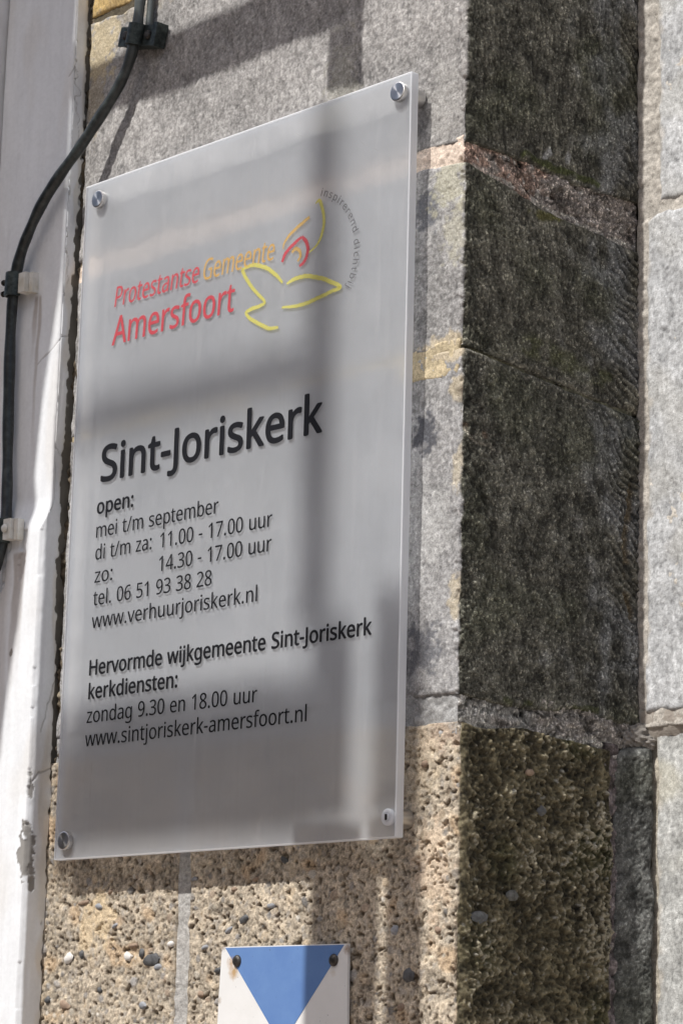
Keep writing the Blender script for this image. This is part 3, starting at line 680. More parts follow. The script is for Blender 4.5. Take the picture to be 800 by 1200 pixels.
def put(name, path, z0, z1, fn, m, parent, **kw):
    if hasattr(path, 'a'):
        fn.ps[0] = path.a + path.b
        fn.ps[1] = path.yE - path.y0
    else:
        fn.ps[0] = path.sc if path.sc < 1 else 9.0
        if path.sc < 1: fn.ps[0] = -0.1; fn.ps[1] = 0.5
    fn.ps[2] = (z0 if np.isscalar(z0) else min(p[1] for p in z0)) + 0.05
    return carve(name, path, z0, z1, fn, m, parent, **kw)


# ------------------------------------------------------------------ church buttress: the wall that carries the sign
butt = empty('stone_buttress', (0.2, 0.1, 0), 'sunlit stone buttress with weathered blackened side, behind the frosted sign', 'buttress')
XL = -0.0322
C1 = lambda xc, ye, r=0.004: Path(XL, xc, 0.0, ye, r)
SQ = 0.441 - XL      # run length to the arris
BLUE = (.115, .12, .135)
YEL = (.50, .42, .29)
# top course: yellow brick stub and grey stone beside it
put('stone', Path(XL, 0.052, 0.001), 2.5255, 2.75,
    sandstone(3, (.42, .30, .13), xL=XL, specks=.4, tint=(.2, .13, .06)), M_STONE, butt, d=.0015, seed=3)
put('stone', Path(0.056, 0.4385, 0.0, 0.208), 2.5255, 2.75, sandstone(4, tool='vertical', xL=.056), M_STONE, butt, d=.003, seed=4)
# block A
put('stone', C1(0.4388, 0.208), [(0, 2.2965), (.3, 2.297), (SQ - .03, 2.2965), (SQ - .004, 2.2945), (SQ + .02, 2.2955), (SQ + .07, 2.296), (SQ + .12, 2.292), (SQ + .2, 2.2955)], 2.5225,
    sandstone(5, (.295, .285, .275), tool='vertical', xL=XL, marks=[
        (-.014, 2.497, .022, .030, (.50, .42, .27), .8), (-.020, 2.455, .012, .04, (.40, .34, .24), .5), (.035, 2.514, .04, .008, (.42, .37, .28), .35),
        (.30, 2.36, .02, .05, (.40, .39, .30), .3), (.415, 2.33, .018, .03, (.42, .41, .39), .5)],
        lines=[([(.086, 2.306), (.092, 2.312)], .004, (.32, .32, .31), .9, .0004), ([(.112, 2.309), (.114, 2.314)], .003, (.32, .32, .31), .8, .0003), ([(.060, 2.302), (.10, 2.300), (.15, 2.300)], .004, (.055, .065, .02), .8, .0004)]),
    M_STONE, butt, seed=5)
# block B
put('stone', C1(0.4398, 0.2065), [(0, 2.1365), (SQ - .06, 2.1345), (SQ, 2.1347), (SQ + .15, 2.122), (SQ + .2, 2.1185)],
    [(0, 2.279), (.3, 2.281), (SQ - .05, 2.2835), (SQ, 2.2785), (SQ + .05, 2.270), (SQ + .10, 2.262), (SQ + .2, 2.2565)],
    sandstone(6, (.305, .30, .295), tool='batted', xL=XL, marks=[
        (.402, 2.250, .013, .017, BLUE, .8), (.424, 2.263, .018, .02, (.47, .45, .33), .55), (.428, 2.141, .026, .0055, YEL, .75),
        (.43, 2.225, .012, .02, (.46, .44, .34), .5), ],
        lines=[([(.0, 2.228), (.05, 2.240), (.10, 2.254), (.14, 2.265)], .0012, (.17, .165, .13), .7, .0003), ([(.07, 2.254), (.11, 2.262)], .006, (.10, .095, .03), .8, .0002),
               ([(.0, 2.139), (.06, 2.134), (.15, 2.124)], .0016, (.20, .19, .15), .7, .0003), ([(.07, 2.150), (.16, 2.14)], .012, (.085, .09, .04), .5, 0)]),
    M_STONE, butt, seed=6)
# block C
put('stone', C1(0.4408, 0.2055), [(0, 1.875), (SQ - .03, 1.8735), (SQ, 1.8725), (SQ + .05, 1.869), (SQ + .10, 1.8705), (SQ + .13, 1.876), (SQ + .16, 1.872), (SQ + .2, 1.867)],
    [(0, 2.1355), (SQ - .06, 2.1335), (SQ, 2.1337), (SQ + .15, 2.121), (SQ + .2, 2.1175)],
    sandstone(7, (.31, .307, .305), (.084, .081, .066), tool='margin', xL=XL, relief=1.5, marks=[
        (.401, 2.074, .011, .017, (.07, .073, .085), .9), (.432, 2.128, .03, .0055, YEL, .8), (.436, 2.10, .009, .012, (.5, .42, .28), .6),
        (.437, 2.045, .006, .02, (.5, .43, .3), .5), (.405, 1.908, .018, .018, BLUE, .75), (.41, 2.0, .02, .03, (.43, .43, .42), .5),
        (.437, 1.945, .007, .014, (.55, .46, .3), .5)],
        lines=[([(.002, 2.069), (.012, 2.062), (.024, 2.063), (.03, 2.060)], .0016, (.24, .22, .18), .8, .0005), ([(.0, 2.0725), (.02, 2.070)], .003, (.12, .085, .06), .7, -.0005),
               ([(.13, 2.070), (.17, 2.058), (.195, 2.044)], .0012, (.17, .17, .15), .6, .0003), ([(.187, 2.06), (.182, 2.02), (.183, 1.975), (.190, 1.955)], .0045, (.11, .085, .05), .8, -.0022),
               ([(.0, 2.131), (.06, 2.126), (.15, 2.1175)], .0014, (.19, .18, .15), .6, .0002), ([(.045, 1.8735), (.10, 1.876), (.15, 1.878)], .003, (.05, .055, .02), .7, .0002)]),
    M_STONE, butt, seed=7)
# conglomerate blocks D
put('stone', Path(-0.0400, 0.1365, 0.0), 1.56, 1.8555, conglomerate(8, 650, -0.0400, marks=[
        (.0385, 1.727, .0165, .021, (.56, .45, .30), .95), (.0265, 1.712, .010, .02, (.56, .45, .30), .85)]), M_CONG, butt, seed=8)
DP = Path(0.1505, 0.4440, 0.0, 0.1665, 0.005)
put('stone', DP, 1.56, [(0, 1.8565), (DP.a, 1.854), (DP.a + .03, 1.851), (DP.a + .07, 1.856), (DP.a + .1, 1.853), (DP.a + .166, 1.8495)],
    conglomerate(9, 1000, 0.1505, marks=[(.425, 1.845, .02, .012, (.45, .34, .26), .5), (.40, 1.83, .02, .03, (.60, .50, .36), .5),
                                       (.42, 1.75, .018, .03, (.62, .49, .36), .6), (.45, 1.85, .02, .004, (.4, .4, .38), .5)]),
    M_CONG, butt, seed=9, edge=.003, d=.00085)
# narrow dressed stone closing the return
put('stone', SidePath(0.4415, 0.1728, 0.2058, .0135), 1.56, [(0, 1.846), (.012, 1.853), (.03, 1.857), (.051, 1.8555)],
    sandstone(10, grime=(.105, .107, .10), tool='none', relief=1.0, spk=.45), M_STONE, butt, seed=10, edge=.006)
# mortar
put('mortar', C1(0.4375, 0.205, .003), 2.245, 2.302, mortar(11, (.66, .55, .46), ((.28, .195, .155), (.19, .168, .15)), 1.2, crust=1.0, pale=[(SQ, 2.279), (SQ + .05, 2.2705), (SQ + .10, 2.2625), (SQ + .2, 2.257)]), M_MORT, butt, seed=11)
put('mortar', C1(0.4375, 0.200, .003), 2.112, 2.142, mortar(12, (.50, .42, .28), ((.10, .095, .06), (.12, .115, .08)), .4, crust=.3, base=-.0004), M_MORT, butt, seed=12)
put('mortar', C1(0.4410, 0.199, .003), 1.842, 1.881, mortar(13, (.33, .33, .325), ((.24, .235, .22), (.185, .17, .155)), 1.2, crust=.8, pale=[(SQ, 1.8515), (SQ + .2, 1.850)]), M_MORT, butt, seed=13)
put('mortar', Path(0.1335, 0.1535, 0.0005), 1.56, 1.86, mortar(14, (.40, .39, .37), ((.1, .1, .1), (.1, .1, .1)), .8), M_MORT, butt, seed=14)
put('mortar', C1(0.4375, 0.205, .003), 2.515, 2.532, mortar(15, (.10, .085, .06), ((.1, .1, .1), (.1, .1, .1))), M_MORT, butt, seed=15, d=.002)
put('mortar', SidePath(0.4425, 0.160, 0.180), 1.56, 1.856, mortar(16, (.12, .10, .10), ((.115, .09, .09), (.13, .11, .11)), .8, crust=.35), M_MORT, butt, seed=16)
# coarse core and the lower courses out of the picture
bm = bmesh.new()
add_box(bm, (0.205, 0.22, 1.9), (0.455, 0.40, 1.9))
bm_obj('core', bm, M_DIRT, butt, False)
for k in range(5):
    put('stone', Path(XL, 0.444, 0.0, 0.2), 0.02 + k * .308, 0.32 + k * .308, sandstone(20 + k, xL=XL), M_STONE, butt, d=.006, seed=20 + k)
put('stone', C1(0.4385, 0.2), 2.755, 3.1, sandstone(26, xL=XL), M_STONE, butt, d=.006, seed=26)
put('stone', C1(0.4385, 0.2), 3.105, 3.45, sandstone(27, xL=XL), M_STONE, butt, d=.006, seed=27)

# pebbles big enough to pick apart in the conglomerate
rr = random.Random(5)
PEBM = [mat_plain('dark_pebble', (.05, .052, .055), (.11, .112, .115), 260, .6, bump=.4),
        mat_plain('white_pebble', (.62, .6, .56), (.75, .74, .71), 200, .6, bump=.3),
        mat_plain('grey_pebble', (.22, .23, .25), (.34, .35, .37), 220, .7, bump=.4),
        mat_plain('brown_pebble', (.20, .14, .10), (.34, .25, .18), 200, .8, bump=.5)]
for (px, py, a, b, mi) in [(178, 1125, 11, 8, 0), (150, 1121, 6, 6, 1), (166, 1117, 3, 6, 0), (185, 1133, 5, 4, 2), (116, 1062, 5, 4, 2), (156, 1108, 6, 3, 3),
                           (286, 1077, 6, 5, 0), (318, 1061, 6, 4, 2), (268, 1090, 5, 3, 2), (256, 1137, 5, 4, 0), (80, 1123, 6, 7, 1), (96, 1118, 3, 6, 0),
                           (167, 1178, 5, 5, 2), (333, 1008, 5, 4, 0), (275, 1042, 4, 3, 3), (98, 1058, 8, 3, 3), (117, 1160, 3, 4, 0), (56, 1172, 4, 5, 0),
                           (76, 1178, 8, 6, 3), (235, 1165, 4, 4, 3), (478, 1143, 6, 8, 0), (462, 1090, 4, 6, 2), (497, 895, 4, 4, 3), (470, 1180, 4, 5, 3), (513, 1090, 4, 4, 3),
                           (135, 1085, 4, 3, 2), (200, 1106, 4, 4, 1), (240, 1110, 4, 3, 2), (130, 1045, 4, 3, 3), (228, 1030, 4, 3, 2), (300, 1030, 5, 3, 3)]:
    c = up(px, py, 0.0)
    bm = bmesh.new()
    bmesh.ops.create_icosphere(bm, subdivisions=2, radius=1)
    ang = rr.uniform(-.5, .5)
    for v in bm.verts:
        q = 1 + rr.uniform(-.16, .16)
        x, z = v.co.x * a * .95e-3 * q, v.co.z * b * .62e-3 * q
        v.co = Vector((c[0] + x * math.cos(ang) - z * math.sin(ang), v.co.y * .0022 + .0004, c[2] + x * math.sin(ang) + z * math.cos(ang)))
    bm_obj('pebble', bm, PEBM[mi], butt)
# bump-stone on the return face
for (px, py, a, b, mi) in [(562, 1075, 9, 7, 2), (634, 950, 5, 6, 2), (620, 905, 5, 4, 3), (600, 1050, 7, 6, 0)]:
    r = RW @ np.array([px - 400.0, 600.0 - py, -FPX])
    c = CAM + r * ((0.4445 - CAM[0]) / r[0])
    bm = bmesh.new()
    bmesh.ops.create_icosphere(bm, subdivisions=2, radius=1)
    for v in bm.verts:
        q = 1 + rr.uniform(-.16, .16)
        v.co = Vector((c[0] + v.co.x * .002, c[1] + v.co.y * a * 1e-3 * q, c[2] + v.co.z * b * .66e-3 * q))
    bm_obj('pebble', bm, mat_plain('grimy_pebble', (.06, .06, .055), (.16, .16, .15), 220, .8, bump=.5) if mi == 0 else PEBM[mi] if mi == 3 else PEBM[0], butt)

# ------------------------------------------------------------------ recessed church wall to the right
rwall = empty('ashlar_wall', (0.7, 0.3, 0), 'pale sunlit ashlar wall set back at the right of the dark buttress side', 'wall')
LT = dict(tint=(.48, .47, .43))


def pale(seed, base, xL, **kw):
    f0 = sandstone(seed, base, xL=xL, specks=.5, **kw)

    def fn(Sg, Z, side, ns, nz, d):
        h, c = f0(Sg, Z, side, ns, nz, d)
        B = lambda ls, lz, k, a=0.0: band(ns, nz, d, ls, lz, seed * 77 + k, a)
        tool = sstep(B(.0028, .016, 1, .55), .9, 2.2) * sstep(B(.03, .05, 2), -.6, .8)
        h = h - .0004 * tool
        c = mix3(c, (.33, .32, .31), .45 * tool)
        c = mix3(c, (.50, .45, .38), .5 * (1 - sstep(Sg + .002 * B(.01, .01, 3), .000, .006)))
        return h, c
    fn.ps = f0.ps
    return fn


put('stone', Path(0.4600, 1.0, 0.2), [(0, 2.291), (.015, 2.2885), (.54, 2.2885)], 2.60, pale(31, (.455, .463, .47), .4625, **LT), M_STONE, rwall, d=.0013, seed=31, edge=.005)
put('stone', Path(0.4475, 1.0, 0.2), [(0, 1.880), (.54, 1.876)], [(0, 2.278), (.012, 2.2845), (.54, 2.284)], pale(32, (.455, .463, .47), .45, **LT), M_STONE, rwall, d=.0013, seed=32, edge=.005)
put('stone', Path(0.4545, 1.0, 0.2050), 1.56, 1.872, pale(33, (.44, .445, .43), .4545, tint=(.50, .46, .32)), M_STONE, rwall, d=.0013, seed=33, edge=.004)
put('stone', Path(0.4500, 1.0, 0.2), 2.605, 3.0, sandstone(34, (.6, .59, .58)), M_STONE, rwall, d=.006, seed=34)
for k in range(5):
    put('stone', Path(0.4545, 1.0, 0.2050), 0.02 + k * .308, 0.32 + k * .308, sandstone(35 + k, (.57, .56, .52)), M_STONE, rwall, d=.006, seed=35 + k)
put('mortar', Path(0.436, 1.0, 0.2005), 1.868, 2.7, mortar(41, (.46, .43, .385), ((.1, .1, .1),) * 2, 1.0, base=-.0008), M_MORT, rwall, d=.0013, seed=41)
put('mortar', Path(0.446, 1.0, 0.2055), 1.56, 1.885, mortar(42, (.38, .35, .29), ((.1, .1, .1),) * 2, 1.2), M_MORT, rwall, d=.0016, seed=42)
# mortar fillet on the ledge between the two courses
bm = bmesh.new()
pr = [(0.2015, 1.882), (0.2012, 1.8745), (0.2035, 1.866), (0.2075, 1.860), (0.2075, 1.884)]
xs = [0.4425 + i * .004 for i in range(60)]
prev = None
for x in xs:
    ring = [bm.verts.new((x, y + rr.uniform(-.0008, .0008), z + rr.uniform(-.0012, .0012))) for y, z in pr]
    if prev:
        for i in range(5): bm.faces.new((prev[i], prev[(i + 1) % 5], ring[(i + 1) % 5], ring[i]))
    prev = ring
bm_obj('mortar_fillet', bm, mat_plain('pinkish_mortar', (.33, .29, .25), (.44, .40, .35), 160, .95, bump=.6), rwall)
bm = bmesh.new()
add_box(bm, (2.7, 0.45, 1.9), (4.6, 0.42, 3.8))
bm_obj('core', bm, mat_plain('far_ashlar', (.42, .41, .39), (.55, .54, .5), 6, .9), rwall, False)

# ------------------------------------------------------------------ white painted pier at the left
pier = empty('white_pier', (-0.25, 0.05, 0), 'white painted masonry pier with flaking paint at the left edge', 'pier')
PX = -0.0342
PP = Path(-0.135, PX, -0.022, 0.012, 0.0045)


def paint(Sg, Z, side, ns, nz, d):
    B = lambda ls, lz, k, a=0.0: band(ns, nz, d, ls, lz, 5100 + k, a)
    big, mid, sm = B(.05, .16, 1), B(.012, .03, 2), B(.004, .006, 3)
    brush = B(.0035, .05, 4)
    x = Sg + PP.xL
    yy = Sg - PP.a - PP.b - PP.y0 * 0
    h = .0005 * big + .00012 * mid + .00005 * sm + .00010 * brush
    col = np.ones(Sg.shape + (3,)) * np.array((.75, .772, .792))
    col *= (1 + .015 * big + .012 * mid + .012 * brush)[..., None]
    col = mix3(col, (.60, .56, .50), .30 * sstep(B(.03, .08, 5), .4, 1.9))
    # plaster chipped and dirty along the joint with the stone
    e = PP.L - Sg
    wide = sstep(Z, 1.93, 2.0) * (1 - sstep(Z, 2.28, 2.36))
    ragged = sstep(e + .0010 * B(.004, .009, 6) + .0005 * sm - .0035 * wide, .0112, .0124)
    col = mix3(col, (.10, .085, .06), .9 * (1 - ragged))
    h = h - .0022 * (1 - ragged)
    col = mix3(col, (.62, .57, .48), .5 * (1 - sstep(e + .003 * mid, .0150, .0205)) * ragged)
    # hairline cracks (run, height)
    sA = PP.a + PP.b
    wob = .0012 * B(.008, .008, 7)
    for pts, wd, k in [([(sA - .03, 2.208), (sA - .01, 2.218), (sA + .004, 2.228), (sA + .012, 2.230)], .0005, .5),
                       ([(sA + .006, 2.475), (sA + .010, 2.44), (sA + .011, 2.40)], .0004, .45),
                       ([(sA - .005, 2.47), (sA + .004, 2.482), (sA + .009, 2.475)], .0006, .5),
                       ([(sA + .004, 1.88), (sA + .010, 1.90), (sA + .016, 1.926), (sA + .02, 1.926)], .0005, .55),
                       ([(sA - .004, 1.836), (sA + .004, 1.846), (sA + .016, 1.849), (sA + .022, 1.85)], .0007, .6),
                       ([(sA + .002, 2.33), (sA + .008, 2.30), (sA + .009, 2.27)], .0004, .4),
                       ([(sA + .000, 2.13), (sA + .009, 2.12)], .0004, .4)]:
        q = seg_dist(Sg + wob, Z + wob, pts)
        f = 1 - sstep(q, wd * .4, wd * 1.8)
        col = mix3(col, (.22, .2, .18), k * f)
        h = h - .0006 * f
    # flaked patches
    nn = B(.006, .008, 8) * .22 + B(.003, .003, 9) * .12
    sa = PP.a + PP.b * .4
    for (u, v, ru, rv) in ((sa + .000, 1.777, .0065, .021), (sa + .0045, 1.757, .003, .009), (sa + .001, 1.832, .0022, .011), (sa - .004, 1.802, .0012, .004),
                           (sa - .002, 1.803, .003, .002), (PP.a - .03, 1.95, .002, .003)):
        r = np.hypot((Sg - u) / ru, (Z - v) / rv) + nn
        f = 1 - sstep(r, .92, 1.04)
        col = mix3(col, (.27, .26, .245), f)
        col = mix3(col, (.1, .09, .08), (1 - sstep(r, 1.0, 1.1)) * sstep(r, .88, .98) * .8)
        h = h - .0005 * f
    # run-off stains below the cable clamps
    for (px_, zt, zb, wd, k) in ((-.0655, 2.268, 2.08, .0035, .55), (-.072, 2.268, 2.2, .004, .6), (-.0605, 2.035, 1.9, .006, .5), (-.068, 2.035, 1.86, .006, .55), (-.085, 2.03, 1.7, .012, .3)):
        f = (1 - sstep(np.abs(x - px_ + .0015 * mid), wd * .3, wd)) * sstep(Z, zb, zt) * (1 - sstep(Z, zt, zt + .004))
        col = mix3(col, (.25, .18, .12), k * f)
    return h, col


def arris_step(P):
    """the face stands 16 mm proud above a stop and 24 mm proud below it"""
    yf = -0.0235 + 0.0075 * sstep(P[..., 2] + .15 * (P[..., 0] + .034), 2.050, 2.083)
    P[..., 1] = np.where(P[..., 1] < yf + .002, yf + (P[..., 1] + .022) * .6 * (P[..., 1] < yf + .002), P[..., 1])
    return P


carve('plaster_face', PP, 1.50, 2.75, paint, M_PAINT, pier, d=.001, edge=.002, seed=51, open_ends=('L', 'R'), post=arris_step, nicks=.06)
bm = bmesh.new()
add_box(bm, (-0.337, 0.10, 1.6), (0.40, 0.262, 3.2))      # moulded outer band left of the face, 9 mm proud
add_box(bm, (-0.09, 0.115, 0.75), (0.108, 0.27, 1.5))
add_box(bm, (-0.09, 0.115, 3.0), (0.108, 0.27, 0.5))
add_box(bm, (-0.0875, 0.14, 2.1), (0.09, 0.28, 1.3))
bm_obj('pier_body', bm, mat_plain('white_paint_plain', (.64, .63, .61), (.75, .745, .74), 30, .55, bump=.25, bscale=90), pier, False)
# crumbling dirt filling the joint between plaster and stone
FP = Path(-0.040, -0.024, 0.005)


def dirt(Sg, Z, side, ns, nz, d):
    B = lambda ls, lz, k: band(ns, nz, d, ls, lz, 6100 + k)
    h = .0030 * B(.005, .02, 1) * .5 + .0012 * B(.003, .004, 2)
    col = np.ones(Sg.shape + (3,)) * np.array((.11, .09, .065))
    col *= (1 + .4 * B(.004, .006, 3))[..., None]
    col = mix3(col, (.35, .30, .22), .8 * sstep(B(.004, .012, 4), 1.0, 2.0))
    return h, col


carve('joint_dirt', FP, 1.50, 2.75, dirt, M_MORT, pier, d=.0012, edge=.002, seed=61)

for (x, y, z, a, b, c) in ((.4425, .1985, 1.8625, .008, .010, .010), (.4455, .2035, 1.8585, .009, .007, .007), (.4390, .1950, 1.8600, .006, .011, .008)):
    bm = bmesh.new()
    bmesh.ops.create_icosphere(bm, subdivisions=4, radius=1)
    for v in bm.verts:
        q = 1 + .12 * math.sin(v.co.x * 9 + x * 900) * math.sin(v.co.z * 11) + rr.uniform(-.04, .04)
        v.co = Vector((x + v.co.x * a * q, y + v.co.y * b * q, z + v.co.z * c * q))
    bm_obj('mortar_lump', bm, mat_plain('grey_mortar', (.17, .155, .14), (.30, .28, .25), 240, .95, bump=.7), butt)


# ------------------------------------------------------------------ frosted acrylic sign
PF, PB, PM = -0.020, -0.012, -0.0186      # front, back, frosted layer
PZ = 1.77
PW, PH = 0.400, 0.5851
sign = empty('sign_panel', (0.2, -0.016, PZ), 'frosted acrylic notice panel with black, red and yellow lettering on steel standoffs', 'sign')


def mat_coat():
    m, nt, out = new_mat('clear_acrylic_face')
    t = nt.nodes.new('ShaderNodeBsdfTransparent')
    t.inputs[0].default_value = (.97, .975, .98, 1)
    tc = nt.nodes.new('ShaderNodeTexCoord').outputs['Object']
    g = N(nt, 'ShaderNodeBsdfGlossy', Roughness=0.28)
    fr = N(nt, 'ShaderNodeFresnel', IOR=1.45)
    geo = nt.nodes.new('ShaderNodeNewGeometry')          # same outer-surface reflectance seen from either side
    nt.links.new(mrange(nt, geo.outputs['Backfacing'], 0, 1, 1.45, 1 / 1.45), fr.inputs['IOR'])
    mx = nt.nodes.new('ShaderNodeMixShader')
    nt.links.new(fr.outputs[0], mx.inputs[0])
    nt.links.new(t.outputs[0], mx.inputs[1])
    nt.links.new(g.outputs[0], mx.inputs[2])
    # dust specks and fine scratches catch the light
    df = N(nt, 'ShaderNodeBsdfDiffuse')
    df.inputs[0].default_value = (.85, .85, .84, 1)
    dust = mrange(nt, noise(nt, tc, 900, 2, .6), .74, .80, 0, .30)
    film = mrange(nt, noise(nt, tc, 14, 5, .6), .3, .8, .06, .13)
    mp = N(nt, 'ShaderNodeMapping'); mp.inputs['Scale'].default_value = (1, 1, .05)
    nt.links.new(tc, mp.inputs[0])
    strk = mrange(nt, noise(nt, mp.outputs[0], 120, 4, .6), .50, .80, 0, .055)
    a0 = N(nt, 'ShaderNodeMath', _operation='ADD')
    nt.links.new(strk, a0.inputs[0]); nt.links.new(film, a0.inputs[1])
    film = a0.outputs[0]
    ad = N(nt, 'ShaderNodeMath', _operation='ADD')
    nt.links.new(dust, ad.inputs[0]); nt.links.new(film, ad.inputs[1])
    mx2 = nt.nodes.new('ShaderNodeMixShader')
    nt.links.new(ad.outputs[0], mx2.inputs[0])
    nt.links.new(mx.outputs[0], mx2.inputs[1])
    nt.links.new(df.outputs[0], mx2.inputs[2])
    nt.links.new(mx2.outputs[0], out.inputs['Surface'])
    return m


def mat_frost(name, diff, wd, trans, wt, wr, rough=0.75, tint=(.93, .93, .93), wc=0.08):
    """satin sheet: part scatters back, part scatters through, part is blurred see-through"""
    m, nt, out = new_mat(name)
    tc = nt.nodes.new('ShaderNodeTexCoord').outputs['Object']
    d = N(nt, 'ShaderNodeBsdfDiffuse'); d.inputs[0].default_value = (*diff, 1)
    t = N(nt, 'ShaderNodeBsdfTranslucent'); t.inputs[0].default_value = (*trans, 1)
    r = N(nt, 'ShaderNodeBsdfRefraction', Roughness=rough, IOR=1.45); r.inputs[0].default_value = (*tint, 1)
    c = N(nt, 'ShaderNodeBsdfTransparent'); c.inputs[0].default_value = (*tint, 1)
    tot = wd + wt + wr + wc

    def mx(f, a, b):
        n = nt.nodes.new('ShaderNodeMixShader')
        n.inputs[0].default_value = f
        nt.links.new(a, n.inputs[1]); nt.links.new(b, n.inputs[2])
        return n.outputs[0]
    a = mx(wt / (wd + wt), d.outputs[0], t.outputs[0])
    b = mx(wc / (wr + wc), r.outputs[0], c.outputs[0])
    s_ = mx((wr + wc) / tot, a, b)
    nt.links.new(s_, out.inputs['Surface'])
    return m


M_COAT = mat_coat()
M_FROST = mat_frost('frosted_acrylic', (.85, .895, .955), .25, (.88, .90, .94), .20, .44, .8, tint=(.91, .93, .96), wc=.20)
M_EDGE = mat_frost('acrylic_sawn_edge', (.88, .90, .93), .55, (.9, .92, .95), .35, .08, .7, wc=.02)

bm = bmesh.new()
add_box(bm, (PW / 2, (PF + PB) / 2, PZ + PH / 2), (PW, PB - PF, PH))
bmesh.ops.bevel(bm, geom=bm.edges[:], offset=0.0009, segments=2, profile=.6, affect='EDGES')
bmesh.ops.recalc_face_normals(bm, faces=bm.faces)
me = bpy.data.meshes.new('acrylic_body')
for f in bm.faces:
    f.material_index = 0 if f.normal.y < -.98 else (2 if f.normal.y > .98 else 1)
bm.to_mesh(me); bm.free()
me.materials.append(M_COAT); me.materials.append(M_EDGE)
mb, nt_, o_ = new_mat('clear_acrylic_back')
t_ = nt_.nodes.new('ShaderNodeBsdfTransparent'); nt_.links.new(t_.outputs[0], o_.inputs['Surface'])
me.materials.append(mb)
body = link_mesh('acrylic_body', me, None, sign, False)
bm = bmesh.new()
vs = [bm.verts.new(p) for p in ((.0012, PM, PZ + .0012), (PW - .0012, PM, PZ + .0012), (PW - .0012, PM, PZ + PH - .0012), (.0012, PM, PZ + PH - .0012))]
bm.faces.new(vs)
me = bpy.data.meshes.new('frosted_layer'); bm.to_mesh(me); bm.free()
link_mesh('frosted_layer', me, M_FROST, sign, False)


def mat_ink(name, c, clear=None):
    m, nt, out = new_mat(name)
    b = N(nt, 'ShaderNodeBsdfPrincipled', Roughness=.4)
    b.inputs['Specular IOR Level'].default_value = .25
    b.inputs['Base Color'].default_value = (*c, 1)
    if clear:
        t = nt.nodes.new('ShaderNodeBsdfTransparent'); t.inputs[0].default_value = (*clear[0], 1)
        mx = nt.nodes.new('ShaderNodeMixShader'); mx.inputs[0].default_value = clear[1]
        nt.links.new(b.outputs[0], mx.inputs[1]); nt.links.new(t.outputs[0], mx.inputs[2])
        nt.links.new(mx.outputs[0], out.inputs['Surface'])
    else:
        nt.links.new(b.outputs[0], out.inputs['Surface'])
    return m


INK = mat_ink('black_vinyl', (.012, .012, .014))
RED = mat_ink('red_vinyl', (.66, .14, .17), ((1, .5, .5), .5))
ORA = mat_ink('orange_vinyl', (.72, .50, .20), ((1, .9, .7), .62))
YELO = mat_ink('yellow_vinyl', (.78, .74, .28), ((1, .98, .6), .62))
GRY = mat_ink('grey_vinyl', (.16, .16, .17), ((.6, .6, .6), .2))

GL = {}
for ln in GLYPHS.strip('\n').split('\n'):
    ch, a, rest = ln[0], *ln[2:].split(' ', 1)
    GL[ch] = (int(a), [[tuple(map(int, q.split(','))) for q in s.split(' ')] for s in rest.split('|')])
GL[' '] = (260, [])


def text_contours(txt, track=0):
    x, out, gx = 0.0, [], []
    for ch in txt:
        a, sp = GL[ch]
        out.append((x, a, sp))
        x += a + track
    return out, x - track


def lettering(txt, x0, x1, zb, sz, m, bold=0.0, shear=0.0, track=0, xn=None):
    """one line of cut lettering; x0..x1 and baseline zb in mm from the panel corner, sz = mm per em unit vertically"""
    cs, wd = text_contours(txt, track)
    lo = cs[0][0] + min(p[0] for s in cs[0][2] for p in s)
    hi = cs[-1][0] + max(p[0] for s in cs[-1][2] for p in s)
    kx = (x1 - x0) / (hi - lo)
    cu = bpy.data.curves.new('lettering', 'CURVE')
    cu.dimensions = '2D'
    cu.fill_mode = 'BOTH'
    for gx, a, sp in cs:
        for s in sp:
            q = cu.splines.new('POLY')
            q.points.add(len(s) - 1)
            for i, (u, v) in enumerate(s):
                vv = v * sz
                q.points[i].co = (x0 + (gx + u - lo) * kx + vv * shear, zb + vv, 0, 1)
            q.use_cyclic_u = True
    return curve_to_part(cu, m, bold)


def curve_to_part(cu, m, bold=0.0):
    o = bpy.data.objects.new('tmp', cu)
    COL.objects.link(o)
    dg = bpy.context.evaluated_depsgraph_get()
    me = bpy.data.meshes.new_from_object(o.evaluated_get(dg))
    bpy.data.objects.remove(o)
    me.name = 'lettering'
    n = len(me.vertices)
    co = np.zeros(n * 3); me.vertices.foreach_get('co', co); co = co.reshape(-1, 3)
    faces = [tuple(p.vertices) for p in me.polygons]
    bpy.data.meshes.remove(me)
    k = 1 if bold < .02 else (3 if bold < .2 else 9)
    offs = [(0, 0)] if k == 1 else ([(-bold, 0), (bold, 0), (0, bold * .5)] if k == 3 else [(0, 0)] + [(bold * math.cos(i * math.pi / 4), bold * .8 * math.sin(i * math.pi / 4)) for i in range(8)])
    V, F = [], []
    for j, (ox, oz) in enumerate(offs):       # weight built up from overlaid foils a hair apart
        yy = PF - .00010 - .000012 * j
        V.append(np.stack([(co[:, 0] + ox) / 1000, np.full(n, yy), PZ + (co[:, 1] + oz) / 1000], -1))
        F += [tuple(v + j * n for v in f) for f in faces]
    me = bpy.data.meshes.new('lettering')
    me.from_pydata(np.concatenate(V).tolist(), [], F)
    me.update()
    return link_mesh('lettering', me, m, sign, False)


